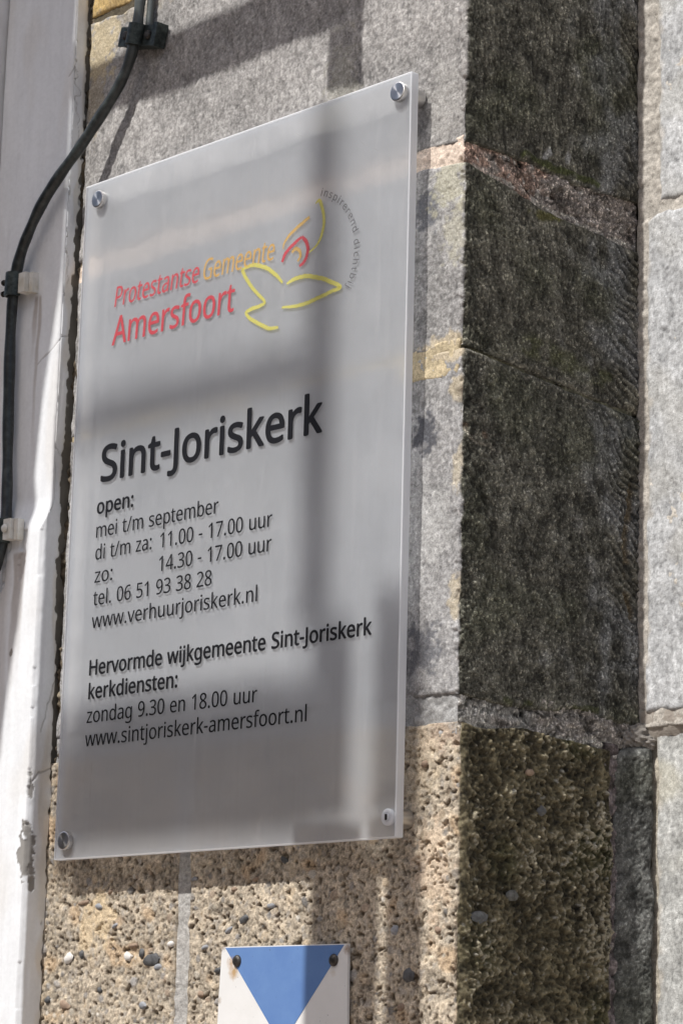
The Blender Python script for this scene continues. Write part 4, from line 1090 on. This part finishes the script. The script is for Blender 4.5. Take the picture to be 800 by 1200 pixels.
u = 1 / 573.0
lettering('Sint-Joriskerk', 40.3, 310.4, 315.0, 30.3 * u, INK, bold=.95)
lettering('open:', 36.9, 84.2, 287.6, 12.4 * u, INK, bold=.48)
lettering('mei t/m september', 37.1, 192.3, 267.2, 12.4 * u, INK, bold=.17)
lettering('di t/m za:', 37.3, 110.4, 248.2, 12.4 * u, INK, bold=.17)
lettering('11.00 - 17.00 uur', 121.5, 256.7, 247.8, 12.4 * u, INK, bold=.17)
lettering('zo:', 37.6, 61.0, 228.6, 12.4 * u, INK, bold=.17)
lettering('14.30 - 17.00 uur', 121.3, 256.9, 228.3, 12.4 * u, INK, bold=.17)
lettering('tel. 06 51 93 38 28', 37.2, 187.2, 209.4, 12.4 * u, INK, bold=.17)
lettering('www.verhuurjoriskerk.nl', 36.6, 242.1, 190.2, 12.4 * u, INK, bold=.17)
lettering('Hervormde wijkgemeente Sint-Joriskerk', 36.5, 370.4, 150.9, 12.4 * u, INK, bold=.45)
lettering('kerkdiensten:', 36.8, 149.8, 131.0, 12.4 * u, INK, bold=.45)
lettering('zondag 9.30 en 18.00 uur', 35.8, 245.9, 111.0, 12.4 * u, INK, bold=.17)
lettering('www.sintjoriskerk-amersfoort.nl', 34.9, 302.5, 91.6, 12.4 * u, INK, bold=.17)
tag(lettering('Protestantse', 47.6, 156.4, 466.3, 17.6 * u, RED, bold=.19, shear=.14), 'smaller red italic word')
tag(lettering('Gemeente', 162.0, 248.4, 466.3, 17.6 * u, ORA, bold=.19, shear=.14), 'pale orange italic word')
tag(lettering('Amersfoort', 46.5, 202.0, 432.7, 24.5 * u, RED, bold=.30, shear=.06), 'large red town name')
# motto set round an arc, reading clockwise
cu = bpy.data.curves.new('lettering', 'CURVE'); cu.dimensions = '2D'; cu.fill_mode = 'BOTH'
txt = 'inspirerend dichtbij'
cs, wd = text_contours(txt, 170)
cx, cz, R0, A0, A1, gs = 286.7, 454.7, 54.6, 74.5, -31.5, .0108
for gx, a, sp in cs:
    th = math.radians(A0 + (A1 - A0) * (gx + a / 2) / wd)
    ca, sa = math.cos(th), math.sin(th)
    for s in sp:
        q = cu.splines.new('POLY'); q.points.add(len(s) - 1)
        for i, (uu, v) in enumerate(s):
            tx = (uu - a / 2) * gs          # along the clockwise tangent
            rad = R0 + v * gs
            q.points[i].co = (cx + rad * ca + tx * sa, cz + rad * sa - tx * ca, 0, 1)
        q.use_cyclic_u = True
tag(curve_to_part(cu, GRY, .10), 'small grey motto set round an arc')


def stroke(pts, widths, m, name='emblem_stroke', k=10):
    """brushed line of the emblem; pts are photo pixels traced on the panel face"""
    W3 = [up(120 + x * .4, 200 + y * .4, PF) for x, y in pts]
    C = catmull(W3, k)
    n = len(C)
    ws = np.interp(np.linspace(0, len(pts) - 1, n), range(len(pts)), widths) / 2700.0
    bm = bmesh.new()
    prev = None
    for i in range(n):
        t = C[min(i + 1, n - 1)] - C[max(i - 1, 0)]
        t /= np.hypot(t[0], t[2]) + 1e-9
        nn = np.array([-t[2], 0, t[0]])
        jit = 1 + .10 * math.sin(i * 1.7) + .06 * math.sin(i * .6 + 1)
        a = C[i] + nn * ws[i] * jit
        b = C[i] - nn * ws[i] * (2 - jit)
        y1, y0 = PF - .0002, PF - .00008
        v = [bm.verts.new((a[0], y1, a[2])), bm.verts.new((b[0], y1, b[2])), bm.verts.new((b[0], y0, b[2])), bm.verts.new((a[0], y0, a[2]))]
        if prev:
            for j in range(4): bm.faces.new((prev[j], prev[(j + 1) % 4], v[(j + 1) % 4], v[j]))
        else: bm.faces.new(v)
        prev = v
    bm.faces.new(prev)
    return bm_obj(name, bm, m, sign, False)


tag(stroke([(624, 97), (636, 88), (646, 118), (649, 150), (643, 185), (630, 215), (606, 240)], [1, 4.4, 4.2, 4, 3.6, 3, 1.6], YELO), 'upper yellow flame stroke')
tag(stroke([(607, 136), (590, 150), (565, 172), (545, 193), (532, 215), (530, 230)], [3.6, 4, 4, 3.4, 2.6, 1.2], ORA), 'orange flame stroke')
tag(stroke([(527, 268), (534, 247), (548, 228), (568, 208), (584, 194)], [3.6, 4.2, 4, 4, 2.6], RED), 'red flame stroke')
tag(stroke([(585, 194), (596, 206), (602, 226), (599, 248), (590, 268), (577, 280)], [3.2, 4.6, 4.6, 4.2, 4, 3.0], RED), 'red flame stroke')
tag(stroke([(555, 240), (566, 229), (577, 234), (580, 250), (572, 266)], [3, 4.2, 4, 3.6, 2.6], ORA), 'inner orange flame curl')
tag(stroke([(409, 290), (424, 320), (445, 350), (466, 372), (476, 386), (462, 396), (436, 406), (421, 417), (434, 434), (462, 450), (488, 462), (515, 459)],
           [4.6, 4.4, 4, 3.8, 3, 4.2, 4.6, 3.6, 4.2, 4.4, 4.4, 3.0], YELO), 'yellow dove wing and tail stroke')
tag(stroke([(408, 291), (440, 277), (478, 284), (508, 305), (528, 328)], [3.0, 4.4, 4.6, 4.4, 2.6], YELO), 'yellow dove back stroke')
tag(stroke([(540, 332), (560, 319), (595, 309), (640, 315), (672, 327), (697, 341), (668, 355), (625, 376), (580, 394), (526, 401)],
           [2.6, 4.4, 4.8, 4.6, 4.6, 4.2, 4.2, 4.4, 4.2, 2.4], YELO), 'yellow dove wing stroke')

# hairline scratches and chips of the front face
sr = random.Random(11)
bm = bmesh.new()
for (px, py, ln, an) in [(318, 128, 9, -20), (337, 140, 12, -28), (350, 158, 14, -30), (300, 120, 6, -15), (425, 168, 10, -35), (440, 175, 9, -35), (300, 100, 8, -60), (298, 180, 16, -88), (299, 165, 22, -86), (93, 508, 9, 0),
                         (80, 690, 22, -94), (428, 840, 40, -88), (106, 930, 12, -92), (108, 900, 14, -91), (480, 500, 8, -10), (230, 128, 5, 20), (340, 975, 3, -80), (382, 970, 3, -80), (444, 950, 6, -70)] + \
        [(sr.uniform(90, 470), sr.uniform(180, 970), sr.uniform(1, 5), sr.uniform(-90, 0)) for _ in range(26)]:
    c = up(px, py, PF)
    if not (.004 < c[0] < PW - .004 and PZ + .004 < c[2] < PZ + PH - .004): continue
    a = math.radians(an); L_ = ln * .75e-3
    dx, dz = math.cos(a) * L_ / 2, math.sin(a) * L_ / 2
    nx, nz_ = -math.sin(a) * .00016, math.cos(a) * .00016
    bm.faces.new([bm.verts.new((c[0] + u_ * dx + w_ * nx, PF - .00005, c[2] + u_ * dz + w_ * nz_)) for u_, w_ in ((-1, -.2), (0, -1), (1, -.2), (1, .2), (0, 1), (-1, .2))])
sc_ = bm_obj('scratches', bm, mat_ink('scratched_acrylic', (.8, .8, .8), ((1, 1, 1), .55)), sign, False)
tag(sc_, kind='stuff')

# caps, spacers
ROT = Matrix.Rotation(math.radians(90), 4, 'X')


def cap(px, py, have=True):
    c = up(px, py, -.0245)
    if have:
        bm = bmesh.new()
        prof = [(.0077, 0)] + [(.0077, .0036), (.0075, .0042), (.0070, .0045)] + [(r, .0045 + (.00006 if i % 2 else 0)) for i, r in enumerate(np.linspace(.0066, .0004, 22))] + [(0, .0045)]
        add_lathe(bm, prof, 64)
        o = bm_obj('cap', bm, M_STEEL, None)
        o.location = (c[0], PF - .0001, c[2]); o.rotation_euler = (math.radians(90), 0, 0)
        o.parent = sign; o.matrix_parent_inverse = Matrix.Translation(-sign.location)
    bm = bmesh.new()
    add_lathe(bm, [(0, 0), (.0070, 0), (.0074, .0004), (.0074, .0112), (.0070, .0116), (0, .0116)], 48, Matrix.Translation((c[0], -.0002, c[2])) @ ROT)
    bm_obj('spacer', bm, M_STEEL, sign)
    return c


cap(114, 233); cap(465, 107); cap(74, 985)
c = cap(449, 957, False)
# open fixing hole: milky rim round the dark threaded stud
bm = bmesh.new()
add_lathe(bm, [(.0029, -.002), (.0029, .0006), (.0036, .0012), (.0054, .0012), (.0062, .0004), (.0062, -.002)], 48, Matrix.Translation((c[0], PF - .0001, c[2])) @ ROT)
bm_obj('hole_rim', bm, M_EDGE, sign)
bm = bmesh.new()
add_lathe(bm, [(0, 0), (.0029, 0), (.0029, .0034), (.0024, .0036), (0, .0030)], 32, Matrix.Translation((c[0], PM - .0002, c[2])) @ ROT)
bm_obj('stud', bm, M_EDGE, sign)
bm = bmesh.new()
add_box(bm, (c[0] + .0008, PM - .0042, c[2] - .0002), (.0014, .0012, .0042))  # solid dark strip in place of a shaded slot
bm_obj('stud_slot', bm, M_DARK, sign, False)

# ------------------------------------------------------------------ enamel shield
shield = empty('shield_plate', (.267, -.004, 1.60), 'blue and white enamel shield plate screwed to the conglomerate below the sign', 'plaque')


def enamel(name, c, c2, stain=None):
    m, nt, out = new_mat(name)
    tc = nt.nodes.new('ShaderNodeTexCoord').outputs['Object']
    n1 = noise(nt, tc, 40, 6, .7)
    col = mixc(nt, mrange(nt, n1, .4, .75, 0, .6), c, c2)
    sp = mrange(nt, noise(nt, tc, 330, 3, .6), .70, .76, 0, .7)
    col = mixc(nt, sp, col, (.08, .09, .11))
    for (x, z, r, cc, k) in (stain or []):
        vm = N(nt, 'ShaderNodeVectorMath', _operation='DISTANCE')
        nt.links.new(tc, vm.inputs[0]); vm.inputs[1].default_value = (x, -.0045, z)
        nn = N(nt, 'ShaderNodeMath', _operation='MULTIPLY_ADD'); nn.inputs[1].default_value = .010
        nt.links.new(noise(nt, tc, 180, 4, .7), nn.inputs[0]); nt.links.new(vm.outputs['Value'], nn.inputs[2])
        col = mixc(nt, mrange(nt, nn.outputs[0], r + .005, r * .5 + .003, 0, k), col, cc)
    b = N(nt, 'ShaderNodeBsdfPrincipled', Roughness=.3)
    b.inputs['Specular IOR Level'].default_value = .35
    nt.links.new(col, b.inputs['Base Color'])
    bp = N(nt, 'ShaderNodeBump', Strength=.15, Distance=.001)
    nt.links.new(noise(nt, tc, 70, 4), bp.inputs['Height'])
    nt.links.new(bp.outputs[0], b.inputs['Normal'])
    nt.links.new(b.outputs[0], out.inputs['Surface'])
    return m


RUST = [(.2120, 1.6770, .007, (.42, .25, .08), .85), (.2085, 1.684, .006, (.40, .22, .07), .7), (.3365, 1.692, .004, (.25, .15, .08), .8), (.198, 1.6955, .004, (.2, .12, .06), .8), (.196, 1.655, .004, (.3, .2, .1), .6), (.3225, 1.676, .004, (.4, .3, .15), .3)]
E_W = enamel('white_enamel', (.74, .74, .73), (.66, .66, .64), RUST)
E_B = enamel('blue_enamel', (.12, .22, .46), (.16, .28, .52), RUST[1:2])


def plate(name, pts, y0, y1, m, bevel=0):
    bm = bmesh.new()
    a = [bm.verts.new((x, y1, z)) for x, z in pts]
    b = [bm.verts.new((x, y0, z)) for x, z in pts]
    bm.faces.new(a); bm.faces.new(b[::-1])
    n = len(pts)
    for i in range(n): bm.faces.new((a[i], a[(i + 1) % n], b[(i + 1) % n], b[i]))
    return bm_obj(name, bm, m, shield, bool(bevel), bevel, 2)


out_ = [(.1974, 1.6963), (.1955, 1.66), (.1945, 1.62), (.196, 1.585), (.205, 1.555), (.226, 1.527), (.267, 1.498), (.308, 1.527), (.329, 1.555), (.338, 1.585), (.339, 1.62), (.338, 1.66), (.3374, 1.6963)]
plate('white_plate', out_, -.0022, -.0045, E_W, .0006)
plate('blue_triangle', [(.2015, 1.6955), (.2685, 1.6225), (.3335, 1.6955)], -.0044, -.00475, E_B)
plate('blue_square', [(.2685, 1.618), (.222, 1.565), (.228, 1.531), (.267, 1.503), (.306, 1.531), (.313, 1.565)], -.0044, -.00475, E_B)
for (px, py) in ((276, 1126), (389, 1125)):
    c = up(px, py, -.0065)
    bm = bmesh.new()
    add_lathe(bm, [(.0046, 0), (.0046, .0006), (.0036, .0019), (.0016, .0025), (0, .0026)], 32, Matrix.Translation((c[0], -.0047, c[2])) @ ROT)
    s_ = bm_obj('screw', bm, M_SCREW, shield)
    bm = bmesh.new()
    add_box(bm, (c[0], -.0073, c[2]), (.0009, .0006, .0076), Matrix.Rotation(rr.uniform(-.6, .6), 4, 'Y'))  # dark strip laid on the head as the slot's shade
    bm_obj('screw_slot', bm, M_DARK, s_, False).matrix_parent_inverse = Matrix.Translation(-shield.location)

# ------------------------------------------------------------------ cable and clamps
cpx = [(174, -60, -.013), (167, -20, -.013), (163, 15, -.013), (159, 42, -.013), (151, 74, -.014), (137, 105, -.0155), (114, 142, -.019), (93, 174, -.0235), (70, 206, -.0255), (50, 238, -.026),
       (35, 270, -.026), (24, 300, -.0255), (17, 335, -.0245), (13, 385, -.0235), (11, 450, -.0235), (9.5, 520, -.0235), (8.5, 580, -.0245), (6, 622, -.0265), (-3, 660, -.030), (-22, 715, -.031), (-40, 800, -.031)]
cpts = catmull([up(*p) for p in cpx], 14)
cable = empty('cable', cpts[40], 'thick dark weathered cable curving down from the stone onto the white pier', 'cable')
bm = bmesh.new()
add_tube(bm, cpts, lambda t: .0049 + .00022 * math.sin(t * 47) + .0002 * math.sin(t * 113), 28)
bm_obj('cable_sheath', bm, M_CABLE, cable)
thin = catmull([up(*p) for p in [(181, -60, -.006), (178, -20, -.006), (176.5, 8, -.006), (174, 36, -.007)]], 8)
bm = bmesh.new(); add_tube(bm, thin, .0031, 16)
tag(bm_obj('thin_cable', bm, M_CABLE), 'thin dark cable running up from the uppermost clamp', 'cable')


def arch(bm, p, axis, nrm, r0, r1, ln, n=20, span=math.pi):
    """half-round strap of length ln round an axis"""
    axis, nrm = Vector(axis).normalized(), Vector(nrm).normalized()
    sd = axis.cross(nrm).normalized()
    prev = None
    for i in range(n + 1):
        a = -span / 2 + span * i / n
        dr = nrm * math.cos(a) + sd * math.sin(a)
        v = [bm.verts.new(Vector(p) + dr * r + axis * l) for r, l in ((r0, -ln / 2), (r1, -ln / 2), (r1, ln / 2), (r0, ln / 2))]
        if prev:
            for j in range(4): bm.faces.new((prev[j], prev[(j + 1) % 4], v[(j + 1) % 4], v[j]))
        else: bm.faces.new(v)
        prev = v
    bm.faces.new(prev)


# uppermost clamp on the stone
c = up(160, 41, -.013)
ax = Vector(up(163, 15, -.013) - up(152, 70, -.013)).normalized()
tilt = Matrix.Rotation(math.atan2(ax.x, ax.z), 4, 'Y')
cl = empty('cable_clamp', (c[0], -.004, c[2]), 'dark metal saddle clamp with two screws holding the cable to the stone at the top', 'clamp', 'cable clamps')
bm = bmesh.new()
add_box(bm, (c[0] + .0035, -.0045, c[2] - .001), (.046, .009, .0185), tilt)
bm_obj('base_block', bm, M_CLAMP, cl, True, .0014)
bm = bmesh.new()
add_box(bm, (c[0] - .0165, -.0105, c[2] + .0035), (.018, .0022, .0175), tilt)
add_box(bm, (c[0] + .0150, -.0105, c[2] - .0038), (.018, .0022, .0185), tilt)
arch(bm, c, ax, (0, -1, 0), .0062, .0084, .0185, span=math.pi * 1.05)
bm_obj('saddle', bm, M_CLAMP, cl, True, .0005)
bm = bmesh.new()
add_box(bm, (c[0] + .0255, -.0085, c[2] - .0062), (.006, .012, .021), tilt)
bm_obj('end_lug', bm, M_CLAMP, cl, True, .0016)
for dx in (-.0165, .0155):
    q = tilt @ Vector((dx, 0, 0))
    bm = bmesh.new()
    add_lathe(bm, [(.0040, 0), (.0040, .0018), (.0032, .0030), (.0012, .0034), (0, .0034)], 24, Matrix.Translation((c[0] + q.x, -.0114, c[2] + q.z)) @ ROT)
    bm_obj('screw', bm, M_SCREW, cl)


def pier_clamp(px, py, y, label, bare):
    c = up(px, py, y)
    yf = -.016 if c[2] > 2.07 else -.0235
    k = empty('cable_clamp', (c[0], yf, c[2]), label, 'clamp', 'cable clamps')
    bm = bmesh.new()
    add_box(bm, (c[0] + .0135, yf - .0055, c[2] - .0005), (.0095, .010, .0180))
    bm_obj('painted_block', bm, M_BLOCKPAINT, k, True, .0012)
    bm = bmesh.new()
    add_box(bm, (c[0] + .0215, yf - .0030, c[2] - .0010), (.0056, .0065, .0185))
    bm_obj('block_end', bm, M_BLOCKPAINT, k, True, .0012)
    bm = bmesh.new()
    add_box(bm, (c[0] + .0186, yf - .0040, c[2]), (.0012, .0030, .0150))  # solid dark strip drawn as the shaded slit between the blocks
    bm_obj('gap', bm, M_DARK, k, False)
    bm = bmesh.new()
    arch(bm, c, (0.05, 0, 1), (-.25, -1, 0), .0063, .0084, .0215, span=math.pi * 1.25)
    add_box(bm, (c[0] - .0090, yf - .0035, c[2]), (.0050, .006, .0195))
    bm_obj('saddle', bm, M_CLAMP, k, True, .0005)
    for dz in (-.006, .0045):
        bm = bmesh.new()
        add_lathe(bm, [(.0016, 0), (.0016, .0035), (.0027, .0036), (.0027, .0052), (0, .0056)], 16, Matrix.Translation((c[0] - .0098, c[1] - .001, c[2] + dz)) @ Matrix.Rotation(math.radians(-90), 4, 'Y'))
        bm_obj('screw', bm, M_SCREW, k)
    if bare:
        bm = bmesh.new()
        add_lathe(bm, [(.0036, 0), (.0036, .001), (.0026, .002), (0, .0023)], 24, Matrix.Translation((c[0] + .0125, yf - .0114, c[2])) @ ROT)
        bm_obj('screw_head', bm, M_BLOCKPAINT, k)


pier_clamp(17, 334, -.0245, 'upper cable clamp on the white pier, half painted over, level with the red lettering', False)
pier_clamp(5, 623, -.0265, 'lower cable clamp on the white pier, with a painted-over screw head', True)

# ------------------------------------------------------------------ added bars and boards above the view, shaped only to cast the shadows
SD = np.array(SUN_DIR)


def back(x, z, y, D):
    """point D metres in front of plane y, on the sun ray that lands on (x, y, z)"""
    t = D / SD[1]
    return np.array([x, y, z]) - SD * t


def bar(name, parent, x0, x1, z0, z1, D, m=None, th=.03, y=0.0):
    a = back(x0, z0, y, D); b = back(x1, z1, y, D)
    bm = bmesh.new()
    pts = [(a[0], a[2]), (b[0], a[2]), (b[0], b[2]), (a[0], b[2])]
    f0 = [bm.verts.new((x, a[1], z)) for x, z in pts]
    f1 = [bm.verts.new(Vector((x, a[1], z)) - Vector(SD) * th) for x, z in pts]
    bm.faces.new(f0); bm.faces.new(f1[::-1])
    for i in range(4): bm.faces.new((f0[i], f0[(i + 1) % 4], f1[(i + 1) % 4], f1[i]))
    return bm_obj(name, bm, m or M_SHADOW_BAR, parent, False)


fr = empty('shadow_bars', (0.2, -.35, 2.6), 'unseen bars added above the sign to cast shadows', 'shadow caster')
bar('shadow_rail', fr, -.30, .324, 2.4265, 2.481, .30)
bar('post', fr, .285, .324, 2.372, 2.4260, .30)  # near bar added for its sharp shadow on the wall
bar('post', fr, .286, .322, 1.90, 2.345, 2.1)  # far bar added so its shadow on the panel comes out soft
bar('post', fr, .285, .324, 2.4815, 3.1, .30)
bar('wide_shadow_bar', fr, .2915, .3635, 1.60, 1.755, .50)
bar('wide_shadow_bar', fr, .308, .348, 1.755, 1.91, 1.45)
bar('post', fr, .3720, .4085, 1.60, 1.757, .50)  # bar added for the second upright shadow below the panel
bar('post', fr, .3740, .4065, 1.757, 1.93, 1.3)
bar('shadow_rail', fr, -.027, .2900, 2.098, 2.136, 1.7)
bar('shadow_rail', fr, -.027, .3090, 1.752, 1.872, 1.2)
shade_root = empty('shade_boards', (-.3, -.3, 2.7), 'unseen boards added to shade the white pier', 'canopy')
yp = -.018
edge_ = [(72, 322), (66, 362), (58, 412), (52, 455), (46, 505), (41, 555), (36, 600), (29, 668), (21, 745), (12, 800), (5, 850), (-2, 905)]
poly = [up(a, b, -.016 if b < 590 else -.0235) for a, b in edge_]
curve = [(-.0335, 2.60), (-.0335, 2.30)] + [(p[0], p[2]) for p in poly]  # outline shaped so the added boards leave a lit sliver on the pier
strip = curve + [(x - .028, z - .004) for x, z in curve[::-1]]
rest = [(-.050, 2.62), (-.050, 2.30)] + [(x - .018, z) for x, z in curve[2:]] + [(-.17, curve[-1][1]), (-.17, 2.62)]
M_SHADE_BOARD = mat_plain('shade_board_white', (.66, .65, .63), (.72, .71, .69), 9, .6)  # pale coat of the added shade boards, so they bounce light
for nm, pl, D in (('shade_strip', strip, .50), ('shade_board', rest, 1.3)):
    bm = bmesh.new()
    a_ = [bm.verts.new(back(x, z, yp, D)) for x, z in pl]
    b_ = [bm.verts.new(back(x, z, yp, D) - SD * .02) for x, z in pl]
    bm.faces.new(a_); bm.faces.new(b_[::-1])
    for i in range(len(pl)): bm.faces.new((a_[i], a_[(i + 1) % len(pl)], b_[(i + 1) % len(pl)], b_[i]))
    bm_obj(nm, bm, M_SHADE_BOARD, shade_root, False)

# ------------------------------------------------------------------ houses across the street (they are what the steel and the acrylic mirror)
BR = [mat_plain('brick_facade', (.10, .045, .03), (.17, .085, .06), 9, .9, bump=.3), mat_plain('ochre_facade', (.28, .22, .14), (.34, .27, .18), 5, .9, bump=.2),
      mat_plain('dark_brick_facade', (.07, .04, .03), (.12, .07, .055), 9, .9, bump=.3)]
WF = mat_plain('cream_window_paint', (.55, .53, .47), (.6, .58, .52), 9, .5)
GLS = mat_plain('window_glass', (.02, .022, .025), (.03, .032, .035), 3, .06, bump=0)
RF = mat_plain('roof_tile', (.06, .03, .022), (.10, .05, .035), 11, .85, bump=.4)
DR = mat_plain('green_door_paint', (.02, .05, .035), (.03, .06, .04), 9, .4)
for i, (x0, wd_, hh, mi, lb) in enumerate([(-26, 7, 6.6, 0, 'red brick house across the street, leftmost of the row'), (-19, 6, 7.4, 1, 'ochre plastered house across the street beside the red brick one'),
                                       (-13, 7, 6.2, 2, 'dark brick house across the street, low and wide'), (-6, 6, 7.2, 0, 'tall red brick house straight across the street'),
                                       (0, 7, 6.6, 1, 'ochre plastered house across the street, rightmost of the row')]):
    Y = -9.5
    hs = empty('house', (x0 + wd_ / 2, Y - 3, 0), lb, 'house')
    bm = bmesh.new(); add_box(bm, (x0 + wd_ / 2, Y - 3, hh / 2), (wd_ - .02, 6, hh)); bm_obj('wall', bm, BR[mi], hs, False)
    bm = bmesh.new()
    pr = [(Y + .3, hh), (Y - 3, hh + 1.6), (Y - 6.3, hh)]
    a = [bm.verts.new((x0 + .01, y, z)) for y, z in pr]; b = [bm.verts.new((x0 + wd_ - .01, y, z)) for y, z in pr]
    bm.faces.new(a); bm.faces.new(b[::-1])
    for k in range(3): bm.faces.new((a[k], a[(k + 1) % 3], b[(k + 1) % 3], b[k]))
    bm_obj('roof', bm, RF, hs, False)
    for fl in range(2):
        for k in range(3):
            cx_ = x0 + wd_ * (k + .5) / 3
            if fl == 0 and k == 1:
                bm = bmesh.new(); add_box(bm, (cx_, Y + .02, 1.15), (1.0, .08, 2.3)); bm_obj('door', bm, DR, hs, False); continue
            cz_ = 1.7 + fl * 2.9
            bm = bmesh.new()
            for (dx, dz, sx, sz) in ((-.55, 0, .1, 1.8), (.55, 0, .1, 1.8), (0, .86, 1.0, .08), (0, -.86, 1.0, .08), (0, .2, 1.0, .06)):
                add_box(bm, (cx_ + dx, Y + .03, cz_ + dz), (sx, .08, sz))
            wf = bm_obj('window', bm, WF, hs, False)
            bm = bmesh.new(); add_box(bm, (cx_, Y + .012, cz_), (1.0, .03, 1.7))
            g_ = bm_obj('pane', bm, GLS, wf, False); g_.matrix_parent_inverse = Matrix.Translation(-hs.location)
